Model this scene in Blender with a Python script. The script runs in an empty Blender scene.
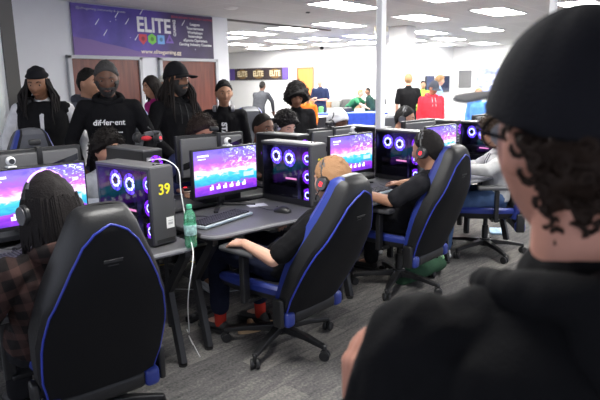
import bpy, bmesh, math, random
from math import sin, cos, pi, radians as R, sqrt
from mathutils import Vector as V, Matrix, noise, Euler
random.seed(7)
C = bpy.context.scene.collection
# ------------------------------------------------------------------ materials
MATS = {}
def mat(name, col, rough=.6, metal=0.0, emit=None, es=0.0, noise_amt=0.0, nscale=40, bump=0.0, bscale=200, spec=.5, coat=0.0, sheen=0.0):
    if name in MATS: return MATS[name]
    m = bpy.data.materials.new(name); m.use_nodes = True
    nt = m.node_tree; b = nt.nodes['Principled BSDF']
    b.inputs['Base Color'].default_value = (*col, 1); b.inputs['Roughness'].default_value = rough
    b.inputs['Metallic'].default_value = metal; b.inputs['Specular IOR Level'].default_value = spec
    b.inputs['Coat Weight'].default_value = coat; b.inputs['Sheen Weight'].default_value = sheen
    if emit: b.inputs['Emission Color'].default_value = (*emit, 1); b.inputs['Emission Strength'].default_value = es
    if noise_amt or bump:
        tc = nt.nodes.new('ShaderNodeTexCoord')
    if noise_amt:
        n = nt.nodes.new('ShaderNodeTexNoise'); n.inputs['Scale'].default_value = nscale; n.inputs['Detail'].default_value = 6
        nt.links.new(tc.outputs['Object'], n.inputs['Vector'])
        r = nt.nodes.new('ShaderNodeValToRGB'); a = 1-noise_amt; c = 1+noise_amt
        r.color_ramp.elements[0].position = .3; r.color_ramp.elements[1].position = .7
        r.color_ramp.elements[0].color = (col[0]*a, col[1]*a, col[2]*a, 1); r.color_ramp.elements[1].color = (col[0]*c, col[1]*c, col[2]*c, 1)
        nt.links.new(n.outputs['Fac'], r.inputs['Fac']); nt.links.new(r.outputs['Color'], b.inputs['Base Color'])
    if bump:
        n = nt.nodes.new('ShaderNodeTexNoise'); n.inputs['Scale'].default_value = bscale; n.inputs['Detail'].default_value = 4
        nt.links.new(tc.outputs['Object'], n.inputs['Vector'])
        bp = nt.nodes.new('ShaderNodeBump'); bp.inputs['Strength'].default_value = bump; bp.inputs['Distance'].default_value = .004
        nt.links.new(n.outputs['Fac'], bp.inputs['Height']); nt.links.new(bp.outputs['Normal'], b.inputs['Normal'])
    MATS[name] = m; return m
def emat(name, col, s):
    return mat(name, (0, 0, 0), .5, 0, col, s)
def cloth(name, col, **k): return mat(name, col, .9, bump=.35, bscale=260, noise_amt=.12, nscale=18, spec=.12, **k)

BLACKP = mat('black_plastic', (.011, .011, .012), .42, bump=.1)
BLACKG = mat('black_gloss', (.01, .01, .012), .12)
BLACKM = mat('black_metal', (.02, .02, .022), .45, .3)
GREYM = mat('dark_grey_metal', (.11, .11, .12), .4, .5)
GREYP = mat('grey_panel', (.06, .06, .065), .5, .1, bump=.1)
STEELTOP = mat('case_top', (.13, .13, .135), .45, .1)
WHITEP = mat('white_plastic', (.75, .75, .75), .4)
LEATH = mat('black_leather', (.014, .014, .015), .46, bump=.25, bscale=120, spec=.4)
LEATHG = mat('grey_leather', (.12, .125, .14), .45, bump=.25, bscale=120)
PANELF = mat('black_weave', (.006, .006, .007), .75, bump=.3, bscale=400, spec=.2)
BLUEL = mat('blue_leather', (.022, .04, .24), .42, bump=.2, bscale=150)
PIPE = mat('blue_piping', (.03, .05, .38), .5)
CHROME = mat('chrome', (.6, .6, .62), .2, 1)
RED = mat('red_light', (.05, 0, 0), .4, 0, (1, .02, .03), 2.2)
SILV = mat('silver', (.4, .4, .42), .35, .7)
# ------------------------------------------------------------------ mesh building
class MB:
    def __init__(s): s.v = []; s.f = []; s.m = []
    def add(s, vs, fs, mi=0):
        o = len(s.v); s.v += [tuple(p) for p in vs]; s.f += [tuple(i+o for i in f) for f in fs]; s.m += [mi]*len(fs); return s
    def box(s, c, d, rz=0, mi=0, rot=None):
        M = rot if rot else Matrix.Rotation(rz, 3, 'Z'); c = V(c)
        vs = [c+M@V((x*d[0]/2, y*d[1]/2, z*d[2]/2)) for x in (-1, 1) for y in (-1, 1) for z in (-1, 1)]
        return s.add(vs, [(0, 1, 3, 2), (4, 6, 7, 5), (0, 4, 5, 1), (2, 3, 7, 6), (0, 2, 6, 4), (1, 5, 7, 3)], mi)
    def rbox(s, c, d, r=.01, n=3, mi=0, rot=None):
        bm = bmesh.new(); bmesh.ops.create_cube(bm, size=1)
        for v in bm.verts: v.co = V((v.co.x*d[0], v.co.y*d[1], v.co.z*d[2]))
        bmesh.ops.bevel(bm, geom=bm.edges[:], offset=min(r, min(d)*.49), segments=n, affect='EDGES', profile=.5)
        M = rot if rot else Matrix.Identity(3); c = V(c); bm.verts.index_update()
        s.add([c+M@v.co for v in bm.verts], [[v.index for v in f.verts] for f in bm.faces], mi); bm.free(); return s
    def loft(s, rings, mi=0, caps=True, mats=None):
        n = len(rings[0]); o = len(s.v)
        for r in rings: s.v += [tuple(p) for p in r]
        for i in range(len(rings)-1):
            for j in range(n):
                k = (j+1) % n
                s.f.append((o+i*n+j, o+i*n+k, o+(i+1)*n+k, o+(i+1)*n+j)); s.m.append(mats[j] if mats else mi)
        if caps:
            s.f.append(tuple(o+j for j in reversed(range(n)))); s.m.append(mi)
            s.f.append(tuple(o+(len(rings)-1)*n+j for j in range(n))); s.m.append(mi)
        return s
    def tube(s, pts, r, n=8, mi=0, flat=1.0):
        pts = [V(p) for p in pts]; rs = r if isinstance(r, (list, tuple)) else [r]*len(pts); rings = []; pu = None
        for i, p in enumerate(pts):
            t = (pts[min(i+1, len(pts)-1)]-pts[max(i-1, 0)]).normalized()
            if pu is None:
                a = V((0, 0, 1)) if abs(t.z) < .9 else V((1, 0, 0)); pu = (a-t*a.dot(t)).normalized()
            else:
                pu = (pu-t*pu.dot(t)); pu = pu.normalized() if pu.length > 1e-6 else V((1, 0, 0))
            w = t.cross(pu)
            rings.append([p+pu*cos(2*pi*k/n)*rs[i]*flat+w*sin(2*pi*k/n)*rs[i] for k in range(n)])
        return s.loft(rings, mi)
    def bar(s, a, b, w, h, mi=0):      # rectangular bar
        a = V(a); b = V(b); t = (b-a).normalized(); up = V((0, 0, 1)) if abs(t.z) < .95 else V((0, 1, 0))
        x = t.cross(up).normalized(); y = x.cross(t)
        rg = [[p+x*sx*w/2+y*sy*h/2 for sx, sy in ((-1, -1), (1, -1), (1, 1), (-1, 1))] for p in (a, b)]
        return s.loft(rg, mi)
    def cap(s, a, b, ra, rb=None, n=12):   # tapered capsule
        rb = ra if rb is None else rb; a = V(a); b = V(b); d = b-a
        if d.length < 1e-5: return s.ball(a, ra, n)
        t = d.normalized(); up = V((0, 0, 1)) if abs(t.z) < .9 else V((1, 0, 0)); u = (up-t*up.dot(t)).normalized(); w = t.cross(u); rg = []
        for k in (-80, -50, -20, 0): rg.append((a+t*ra*sin(R(k)), ra*cos(R(k))))
        for k in (0, 20, 50, 80): rg.append((b+t*rb*sin(R(k)), rb*cos(R(k))))
        return s.loft([[c+u*cos(2*pi*j/n)*q+w*sin(2*pi*j/n)*q for j in range(n)] for c, q in rg])
    def ball(s, c, r, n=16, mi=0, sc=(1, 1, 1), rot=None):
        c = V(c); M = rot or Matrix.Identity(3); rg = []
        for i in range(n//2+1):
            th = .02+(pi-.04)*i/(n//2)
            rg.append([c+M@V((r*sc[0]*sin(th)*cos(2*pi*j/n), r*sc[1]*sin(th)*sin(2*pi*j/n), -r*sc[2]*cos(th))) for j in range(n)])
        return s.loft(rg, mi)
    def lathe(s, prof, c=(0, 0, 0), n=24, mi=0, rot=None):
        c = V(c); M = rot or Matrix.Identity(3)
        return s.loft([[c+M@V((r*cos(2*pi*j/n), r*sin(2*pi*j/n), z)) for j in range(n)] for r, z in prof], mi)
    def prism(s, out, y0, y1, axes='xz', mi=0):   # outline in a plane, thickness along the remaining axis
        def P(a, b, t):
            return (a, t, b) if axes == 'xz' else ((a, b, t) if axes == 'xy' else (t, a, b))
        return s.loft([[P(a, b, y0) for a, b in out], [P(a, b, y1) for a, b in out]], mi)
    def mesh(s, name, mats, smooth=True, recalc=True):
        me = bpy.data.meshes.new(name); me.from_pydata(s.v, [], s.f)
        for m in (mats if isinstance(mats, (list, tuple)) else [mats]): me.materials.append(m)
        me.polygons.foreach_set('material_index', s.m)
        if recalc:
            bm = bmesh.new(); bm.from_mesh(me); bmesh.ops.recalc_face_normals(bm, faces=bm.faces); bm.to_mesh(me); bm.free()
        if smooth: me.polygons.foreach_set('use_smooth', [True]*len(me.polygons)); me.set_sharp_from_angle(angle=R(38))
        me.update(); return me
    def obj(s, name, mats, parent=None, smooth=True, sub=0, bev=0):
        o = bpy.data.objects.new(name, s.mesh(name, mats, smooth)); C.objects.link(o); o.parent = parent
        if bev:
            m = o.modifiers.new('b', 'BEVEL'); m.width = bev; m.segments = 2; m.limit_method = 'ANGLE'
        if sub: m = o.modifiers.new('s', 'SUBSURF'); m.levels = m.render_levels = sub
        return o
def thing(name, label, cat, loc=(0, 0, 0), rz=0, group=None):
    o = bpy.data.objects.new(name, None); C.objects.link(o); o.empty_display_size = .1
    o.location = loc; o.rotation_euler = (0, 0, rz); o['label'] = label; o['category'] = cat
    if group: o['group'] = group
    return o
def tag(o, label, cat, group=None, loc=None, rz=None, kind=None):
    o['label'] = label; o['category'] = cat
    if group: o['group'] = group
    if kind: o['kind'] = kind
    if loc: o.location = loc
    if rz is not None: o.rotation_euler.z = rz
    return o
def struct(o): o['kind'] = 'structure'; return o
def dup(root, loc=None, rz=None, label=None, group=None):
    def cp(o, par):
        c = o.copy(); C.objects.link(c); c.parent = par
        for ch in KIDS.get(o, [x for x in bpy.data.objects if x.parent == o]): cp(ch, c)
        return c
    kids = {}
    for x in list(bpy.data.objects):
        if x.parent: kids.setdefault(x.parent, []).append(x)
    KIDS.clear(); KIDS.update(kids)
    for x in list(bpy.data.objects): KIDS.setdefault(x, [])
    r = cp(root, None)
    if loc is not None: r.location = loc
    if rz is not None: r.rotation_euler = (0, 0, rz)
    if label: r['label'] = label
    if group: r['group'] = group
    return r
KIDS = {}
def text(name, s, size, m, parent, loc, rot, ext=.001, align='CENTER', bold=0.0, sx=1.0):
    cu = bpy.data.curves.new(name, 'FONT'); cu.body = s; cu.size = size; cu.extrude = ext; cu.align_x = align; cu.align_y = 'CENTER'; cu.offset = bold
    t = bpy.data.objects.new('tmp', cu); C.objects.link(t); bpy.context.view_layer.update()
    me = bpy.data.meshes.new_from_object(t.evaluated_get(bpy.context.evaluated_depsgraph_get()))
    bpy.data.objects.remove(t); me.materials.clear(); me.materials.append(m)
    o = bpy.data.objects.new(name, me); C.objects.link(o); o.parent = parent; o.location = loc; o.rotation_euler = rot; o.scale.x = sx; return o
# ------------------------------------------------------------------ row frame (the rows of desks run slightly askew to the walls)
RA = -.19; U0 = V((cos(RA), sin(RA), 0)); V0 = V((-sin(RA), cos(RA), 0)); O0 = V((2.05, 2.27, 0)); PITCH = 1.2
def W(u, v, z=0): return O0+U0*u+V0*v+V((0, 0, z))
CEIL = 2.67
# ------------------------------------------------------------------ setting
def wall_mat(name, col): return mat(name, col, .85, bump=.12, bscale=90, noise_amt=.02, nscale=3, spec=.2)
WG = wall_mat('wall_grey_paint', (.74, .75, .79)); WW = wall_mat('wall_white_paint', (.82, .82, .82)); WY = wall_mat('wall_cream_paint', (.8, .78, .68))
# carpet planks
def carpet():
    m = bpy.data.materials.new('carpet_planks'); m.use_nodes = True; nt = m.node_tree; b = nt.nodes['Principled BSDF']; L = nt.links.new
    tc = nt.nodes.new('ShaderNodeTexCoord'); mp = nt.nodes.new('ShaderNodeMapping'); mp.inputs['Rotation'].default_value = (0, 0, R(6))
    L(tc.outputs['Object'], mp.inputs['Vector'])
    br = nt.nodes.new('ShaderNodeTexBrick'); br.inputs['Scale'].default_value = 1; br.inputs['Brick Width'].default_value = .72; br.inputs['Row Height'].default_value = .18
    br.inputs['Mortar Size'].default_value = .003; br.inputs['Color1'].default_value = (0, 0, 0, 1); br.inputs['Color2'].default_value = (1, 1, 1, 1); br.inputs['Mortar'].default_value = (.2, .2, .2, 1); br.offset = .37
    L(mp.outputs[0], br.inputs['Vector'])
    n1 = nt.nodes.new('ShaderNodeTexNoise'); n1.inputs['Scale'].default_value = 6; n1.inputs['Detail'].default_value = 8
    n2 = nt.nodes.new('ShaderNodeTexNoise'); n2.inputs['Scale'].default_value = 70; n2.inputs['Detail'].default_value = 3
    mp2 = nt.nodes.new('ShaderNodeMapping'); mp2.inputs['Scale'].default_value = (1, 5, 1); L(mp.outputs[0], mp2.inputs['Vector'])
    L(mp2.outputs[0], n1.inputs['Vector']); L(tc.outputs['Object'], n2.inputs['Vector'])
    a = nt.nodes.new('ShaderNodeMath'); a.operation = 'MULTIPLY'; a.inputs[1].default_value = .30; L(br.outputs['Color'], a.inputs[0])
    a2 = nt.nodes.new('ShaderNodeMath'); a2.operation = 'MULTIPLY_ADD'; a2.inputs[1].default_value = .55; L(n1.outputs['Fac'], a2.inputs[0]); L(a.outputs[0], a2.inputs[2])
    a3 = nt.nodes.new('ShaderNodeMath'); a3.operation = 'MULTIPLY_ADD'; a3.inputs[1].default_value = .62; L(n2.outputs['Fac'], a3.inputs[0]); L(a2.outputs[0], a3.inputs[2])
    r = nt.nodes.new('ShaderNodeValToRGB'); e = r.color_ramp.elements; e[0].position = .42; e[0].color = (.05, .049, .05, 1); e[1].position = 1.0; e[1].color = (.24, .225, .205, 1)
    x = e.new(.70); x.color = (.115, .11, .11, 1)
    L(a3.outputs[0], r.inputs['Fac']); L(r.outputs['Color'], b.inputs['Base Color']); b.inputs['Roughness'].default_value = .95; b.inputs['Specular IOR Level'].default_value = .15
    bp = nt.nodes.new('ShaderNodeBump'); bp.inputs['Strength'].default_value = .5; bp.inputs['Distance'].default_value = .004; L(n2.outputs['Fac'], bp.inputs['Height']); L(bp.outputs[0], b.inputs['Normal'])
    return m
def ceil_mat():
    m = bpy.data.materials.new('ceiling_tiles'); m.use_nodes = True; nt = m.node_tree; b = nt.nodes['Principled BSDF']; L = nt.links.new
    tc = nt.nodes.new('ShaderNodeTexCoord')
    br = nt.nodes.new('ShaderNodeTexBrick'); br.inputs['Scale'].default_value = 1; br.inputs['Brick Width'].default_value = 1.22; br.inputs['Row Height'].default_value = .61; br.offset = 0
    br.inputs['Mortar Size'].default_value = .014; br.inputs['Color1'].default_value = (.74, .74, .75, 1); br.inputs['Color2'].default_value = (.80, .80, .81, 1); br.inputs['Mortar'].default_value = (.86, .86, .87, 1)
    L(tc.outputs['Object'], br.inputs['Vector']); n = nt.nodes.new('ShaderNodeTexNoise'); n.inputs['Scale'].default_value = 60; n.inputs['Detail'].default_value = 8
    L(tc.outputs['Object'], n.inputs['Vector']); mx = nt.nodes.new('ShaderNodeMixRGB'); mx.blend_type = 'MULTIPLY'; mx.inputs['Fac'].default_value = .35
    L(br.outputs['Color'], mx.inputs['Color1']); L(n.outputs['Fac'], mx.inputs['Color2']); L(mx.outputs[0], b.inputs['Base Color']); b.inputs['Roughness'].default_value = .95; b.inputs['Specular IOR Level'].default_value = .1
    return m
struct(MB().box((9, 6.5, -.05), (26, 23, .1)).obj('floor', carpet()))
struct(MB().box((9, 6.5, CEIL+.05), (26, 23, .1)).obj('ceiling', ceil_mat()))
struct(MB().box((5.1, 7.55, CEIL/2), (4.62, .2, CEIL)).obj('wall_back', WG))
struct(MB().box((2.2, 7.55, CEIL/2), (1.18, .2, CEIL)).obj('wall_left', WG))
struct(MB().box((15.9, 13.1, CEIL/2), (.2, 9, CEIL)).obj('wall_far', WW))
struct(MB().box((11.7, 17.7, CEIL/2), (8.6, .2, CEIL)).obj('wall_far_left', WY))
struct(MB().box((17.9, 8.7, CEIL/2), (3.9, .2, CEIL)).obj('wall_far_return', WW))
struct(MB().box((19.8, 2.1, CEIL/2), (.2, 13, CEIL)).obj('wall_far_right', WW))
struct(MB().box((9, 7.55, CEIL-.012), (3.3, .09, .03)).obj('trim_1', mat('track_dark', (.12, .11, .11), .6)))       # folding partition track
struct(MB().box((5.1, 7.438, .05), (4.62, .022, .1)).obj('baseboard_back', mat('base_dark', (.04, .04, .045), .5)))
# left pillar: white face with charcoal end strip
struct(MB().box((1.22, 5.66, CEIL/2), (2.54, .62, CEIL)).obj('wall_pillar', wall_mat('pillar_white', (.95, .96, .95))))
struct(MB().box((2.55, 5.345, CEIL/2), (.12, .035, CEIL)).obj('trim_2', mat('charcoal_strip', (.11, .105, .10), .8)))
# large square column in the far hall
struct(MB().box((11.2, 6.05, CEIL/2), (.42, .42, CEIL)).obj('wall_column', WW, bev=.02))
# doors in the grey wall
WOOD = None
def wood(name, c1, c2):
    m = bpy.data.materials.new(name); m.use_nodes = True; nt = m.node_tree; b = nt.nodes['Principled BSDF']; L = nt.links.new
    tc = nt.nodes.new('ShaderNodeTexCoord'); mp = nt.nodes.new('ShaderNodeMapping'); mp.inputs['Scale'].default_value = (9, 9, .8); L(tc.outputs['Object'], mp.inputs[0])
    n = nt.nodes.new('ShaderNodeTexNoise'); n.inputs['Scale'].default_value = 2.2; n.inputs['Detail'].default_value = 7; n.inputs['Distortion'].default_value = .6; L(mp.outputs[0], n.inputs['Vector'])
    r = nt.nodes.new('ShaderNodeValToRGB'); r.color_ramp.elements[0].position = .35; r.color_ramp.elements[0].color = (*c1, 1); r.color_ramp.elements[1].position = .7; r.color_ramp.elements[1].color = (*c2, 1)
    L(n.outputs['Fac'], r.inputs[0]); L(r.outputs[0], b.inputs['Base Color']); b.inputs['Roughness'].default_value = .38; return m
WOOD = wood('mahogany_veneer', (.10, .022, .012), (.20, .05, .028)); OAK = wood('orange_veneer', (.62, .22, .06), (.75, .30, .09))
FR = mat('door_frame_paint', (.48, .49, .52), .5)
def door(n, x0, x1, top=1.96):
    y = 7.45
    f = struct(MB().box(((x0+x1)/2, y-.015, top/2), (x1-x0-.12, .03, top-.06)).obj('door_%d' % n, WOOD))
    b = MB().box((x0+.03, y-.03, top/2), (.06, .06, top)).box((x1-.03, y-.03, top/2), (.06, .06, top)).box(((x0+x1)/2, y-.03, top-.02), (x1-x0, .06, .05))
    b.obj('door_frame', FR, f, bev=.006)
    h = MB().cap((x0+.14, y-.07, 1.0), (x0+.26, y-.07, 1.0), .011).cap((x0+.14, y-.07, 1.0), (x0+.14, y-.03, 1.0), .012); h.obj('door_handle', CHROME, f)
door(1, 4.30, 5.52); door(2, 5.84, 7.10)
f = struct(MB().box((15.785, 12.2, 1.0), (.03, .62, 2.02)).obj('door_3', OAK))
MB().box((15.77, 12.2, 2.03), (.05, .7, .05)).box((15.77, 11.86, 1), (.05, .04, 2.06)).box((15.77, 12.54, 1), (.05, .04, 2.06)).obj('door_frame', mat('frame_brown', (.3, .16, .08), .5), f)
MB().cap((15.74, 12.43, 1.0), (15.74, 12.33, 1.0), .012).obj('door_handle', CHROME, f)
# ceiling lights
PANEL = emat('light_diffuser', (1, .985, .95), 20)
LIGHTS = [(7.46, 5.0, 'first'), (9.83, 6.71, ''), (12.58, 9.21, ''), (12.77, 8.0, ''), (14.73, 9.13, ''), (14.73, 10.42, ''), (9.89, 4.95, ''), (9.98, 3.58, ''), (13.2, 5.05, ''), (10.07, 2.3, ''),
 (12.92, 6.3, ''), (9.96, 9.24, ''), (9.84, 7.95, ''), (10.2, 10.4, ''), (12.49, 10.31, ''), (12.58, 11.97, ''), (14.53, 11.88, ''), (14.52, 12.96, ''), (15.44, 6.89, ''), (17.53, 8.1, ''), (18.18, 6.94, ''), (14.9, 7.85, ''), (7.5, 3.55, ''),
 (7.5, 2.1, ''), (5.0, 3.4, ''), (5.0, .6, ''), (1.6, 1.6, ''), (15.4, 4.2, ''), (13.2, 3.4, '')]  # panels out of view, added for their light
lname = ['nearest one left of the white pole', 'in front of the soffit track, left of the square column', 'in the far middle of the hall', 'just behind the pole, in the far middle', 'by the far white wall, right group', 'by the far white wall, centre',
 'directly right of the square column top', 'right of the column, second from the black cap', 'behind the second panel right of the column', 'just above the black cap crown', 'partly behind the square column', 'left end beyond the partition track, first row', 'beyond the partition track, second along',
 'cut by the end of the grey wall', 'beyond the track, in the third row', 'deep in the cream corner, left', 'above the orange door, nearer one', 'above the orange door, farther one', 'far right of the square column, thin sliver', 'far right corner, last sliver', 'far right corner beside the black cap', 'thin sliver touching the column edge', 'at the top edge right of the pole']
light0 = None
for i, (x, y, _) in enumerate(LIGHTS):
    lab = 'bright rectangular ceiling light panel '+(lname[i] if i < len(lname) else 'added out of view for lighting, %s of those' % ['first', 'second', 'third', 'fourth', 'fifth', 'sixth', 'seventh', 'eighth'][i-len(lname)])
    if light0 is None:
        light0 = thing('ceiling_light', lab, 'ceiling light', (x, y, CEIL), 0, 'ceiling light panels')
        fm = MB()
        for c, d in (((0, .28, -.008), (1.2, .03, .016)), ((0, -.28, -.008), (1.2, .03, .016)), ((.6, 0, -.008), (.03, .59, .016)), ((-.6, 0, -.008), (.03, .59, .016))): fm.box(c, d)
        fm.obj('frame', WHITEP, light0); MB().box((0, 0, -.005), (1.17, .53, .008)).obj('diffuser', PANEL, light0)
    else: dup(light0, (x, y, CEIL), 0, lab)
t = MB().lathe([(.0, -.03), (.06, -.03), (.11, -.012), (.12, 0)], n=24).obj('smoke_detector', mat('offwhite', (.8, .8, .78), .5)); tag(t, 'small white round ceiling fixture near the end of the grey wall', 'ceiling fixture', loc=(6.44, 6.38, CEIL))
t = MB().ball((0, 0, -.03), .07, 16, sc=(1, 1, .8)).obj('camera_dome', BLACKG); tag(t, 'dark dome camera on the ceiling by the far white wall', 'camera', loc=(15.5, 11.3, CEIL-.01))
t = MB().lathe([(.0, -.02), (.03, -.02), (.04, 0)], n=16).obj('sprinkler', GREYM); tag(t, 'tiny dark sprinkler head on the ceiling in front of the light panels', 'sprinkler', loc=(7.73, 5.91, CEIL))
t = thing('emergency_light', 'beige emergency light box between white pole and square column', 'emergency light', (10.75, 6.3, CEIL-.075), R(-40))
MB().rbox((0, 0, 0), (.3, .08, .14), .01).obj('housing', mat('beige_plastic', (.6, .55, .42), .5), t)
for s in (-1, 1): MB().lathe([(0, -.05), (.04, -.05), (.045, 0), (.0, .01)], (s*.09, -.05, -.07), rot=Matrix.Rotation(R(70), 3, 'X')).obj('lamp', WHITEP, t)
# power poles feeding the rows
def pole(p, lab):
    t = thing('power_pole', lab, 'pole', (p[0], p[1], 0), RA)
    MB().rbox((0, 0, CEIL/2), (.062, .062, CEIL), .006).obj('post', mat('pole_white', (.95, .95, .96), .4), t)
    MB().rbox((0, 0, CEIL-.012), (.12, .12, .022), .004).obj('ceiling_collar', WHITEP, t)
    MB().rbox((0, -.035, .9), (.05, .02, .12), .004).obj('outlet_box', GREYP, t)
pole((4.37, 2.562), 'white square power pole rising to the ceiling behind the second screen')
pole((6.75, 1.83), 'white square power pole above the brim of the black cap')
# ------------------------------------------------------------------ banners
def banner_mat(name, base, hill):
    m = bpy.data.materials.new(name); m.use_nodes = True; nt = m.node_tree; b = nt.nodes['Principled BSDF']; L = nt.links.new
    tc = nt.nodes.new('ShaderNodeTexCoord'); sx = nt.nodes.new('ShaderNodeSeparateXYZ'); L(tc.outputs['Generated'], sx.inputs[0])
    r = nt.nodes.new('ShaderNodeValToRGB'); e = r.color_ramp.elements; e[0].position = 0; e[0].color = (.12, .075, .36, 1); e[1].position = 1; e[1].color = (.04, .025, .07, 1)
    for p, c in ((.25, (.075, .055, .34, 1)), (.5, (.09, .05, .33, 1)), (.66, (.045, .025, .11, 1))): q = e.new(p); q.color = c
    L(sx.outputs['X'], r.inputs[0])
    n = nt.nodes.new('ShaderNodeTexNoise'); n.inputs['Scale'].default_value = 3; n.inputs['Detail'].default_value = 5; L(tc.outputs['Object'], n.inputs['Vector'])
    mx = nt.nodes.new('ShaderNodeMixRGB'); mx.blend_type = 'OVERLAY'; mx.inputs[0].default_value = .8; L(r.outputs[0], mx.inputs[1]); L(n.outputs['Fac'], mx.inputs[2])
    # hills near the lower left
    md = nt.nodes.new('ShaderNodeMath'); md.operation = 'MULTIPLY_ADD'; md.inputs[1].default_value = .55; L(sx.outputs['X'], md.inputs[0]); L(sx.outputs['Z'], md.inputs[2])
    nn = nt.nodes.new('ShaderNodeTexNoise'); nn.inputs['Scale'].default_value = 1.6; L(tc.outputs['Object'], nn.inputs['Vector'])
    ad = nt.nodes.new('ShaderNodeMath'); ad.operation = 'MULTIPLY_ADD'; ad.inputs[1].default_value = .12; L(nn.outputs['Fac'], ad.inputs[0]); L(md.outputs[0], ad.inputs[2])
    ls = nt.nodes.new('ShaderNodeMath'); ls.operation = 'LESS_THAN'; ls.inputs[1].default_value = .42; L(ad.outputs[0], ls.inputs[0])
    m2 = nt.nodes.new('ShaderNodeMixRGB'); L(ls.outputs[0], m2.inputs[0]); L(mx.outputs[0], m2.inputs[1]); m2.inputs[2].default_value = (*hill, 1)
    vo = nt.nodes.new('ShaderNodeTexVoronoi'); vo.inputs['Scale'].default_value = 7; L(tc.outputs['Object'], vo.inputs['Vector'])
    st = nt.nodes.new('ShaderNodeMath'); st.operation = 'LESS_THAN'; st.inputs[1].default_value = .06; L(vo.outputs['Distance'], st.inputs[0])
    m3 = nt.nodes.new('ShaderNodeMixRGB'); L(st.outputs[0], m3.inputs[0]); L(m2.outputs[0], m3.inputs[1]); m3.inputs[2].default_value = (.6, .6, .85, 1)
    L(m3.outputs[0], b.inputs['Base Color']); b.inputs['Roughness'].default_value = .55; return m
BW = mat('print_white', (.8, .8, .82), .6)
bn = thing('wall_banner', 'long purple starry banner with white lettering above the two wooden doors', 'banner', (5.72, 7.42, 2.31))
bw, bh = 2.6, .69
MB().box((0, 0, 0), (bw, .012, bh)).obj('banner_sheet', banner_mat('banner_print', (.1, .06, .3), (.19, .11, .33)), bn)
rx = (R(90), 0, 0)
text('lettering', 'ELITE', .30, BW, bn, (.07, -.009, .12), rx, .0015, bold=.008, sx=.92)
text('lettering', 'GAMING', .075, BW, bn, (.47, -.009, .115), (R(90), R(-90), 0), .0015, bold=.002, sx=.85)
text('web_address', 'www.elitegaming.gg', .085, mat('print_cream', (.85, .75, .62), .6), bn, (.19, -.009, -.265), rx, .0015, bold=.001, sx=1.15)
for i, (s, z) in enumerate((('Leagues', .195), ('Tournaments', .13), ('Workshops', .065), ('Internships', .005), ('eSports Operation', -.06), ('Gaming Industry Courses', -.125))):
    text('lettering', s, .062, BW, bn, (.90, -.009, z), rx, .001, bold=.001, sx=1.1)
text('lettering', '@elitegaming community & events', .045, mat('print_dim', (.5, .5, .6), .6), bn, (-.83, -.009, .285), rx, .001, sx=1.25)
text('lettering', 'EDUCATION THROUGH GAMING', .045, mat('print_red', (.5, .06, .1), .6), bn, (.86, -.009, .285), rx, .001, sx=1.3)
def poly(n, r, rot=0, sy=1): return [(r*cos(2*pi*k/n+rot), r*sy*sin(2*pi*k/n+rot)) for k in range(n)]
for x, c, nm, out in ((-.15, (.62, .06, .09), 'shield_emblem', [(-.07, .065), (.07, .065), (.075, -.02), (.0, -.09), (-.075, -.02)]), (.02, (.2, .6, .08), 'hexagon_emblem', poly(6, .085, pi/6)), (.19, (.18, .42, .8), 'square_emblem', poly(4, .095, pi/4)), (.36, (.22, .12, .5), 'triangle_emblem', poly(3, .095, pi/2))):
    e = MB().prism(out, -.010, -.006); o = e.obj(nm, mat(nm+'_ink', c, .6), bn, smooth=False); o.location = (x, 0, -.075)
    q = MB().prism(poly(10, .032), -.012, -.0095) if nm != 'triangle_emblem' else MB().prism(poly(3, .04, pi/2), -.012, -.0095)
    q.obj('inner_mark', mat(nm+'_in', tuple(v*.45 for v in c), .6), o, smooth=False)
for x, z in ((-.45, .12), (-.62, .2), (-.18, .28), (-.3, -.1), (-.83, -.06), (-.95, .08), (.62, .17)):
    MB().loft([[(x, -.008, z), (x+.07, -.008, z+.085), (x+.075, -.008, z+.08), (x+.012, -.008, z-.008)], [(x, -.0065, z), (x+.07, -.0065, z+.085), (x+.075, -.0065, z+.08), (x+.012, -.0065, z-.008)]]).obj('comet_streak', BW, bn, smooth=False)
# far banner
fb = thing('far_banner', 'dark banner with three repeated cream words and purple ends on the far wall', 'banner', (15.77, 14.38, 1.87), R(-90))
MB().box((0, 0, 0), (2.86, .02, .42)).obj('banner_sheet', mat('dark_print', (.05, .035, .04), .6), fb)
for s in (-1, 1): MB().box((s*1.3, -.012, 0), (.26, .006, .42)).obj('purple_end', mat('purple_print', (.13, .08, .36), .6), fb)
for x in (-.78, .02, .82):
    MB().prism(poly(28, .27, 0, .62), -.0125, -.0105).obj('gold_patch', mat('gold_print', (.22, .13, .04), .6), fb, smooth=False)
    text('lettering', 'ELITE', .27, mat('cream_print', (.85, .76, .5), .6), fb, (x, -.014, 0), rx, .002, bold=.008, sx=.8)
for o in [o for o in bpy.data.objects if o.parent == fb and o.name.startswith('gold_patch')]: pass
gp = [o for o in bpy.data.objects if o.parent == fb and o.name.startswith('gold_patch')]
for o, x in zip(gp, (-.78, .02, .82)): o.location.x = x
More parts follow.
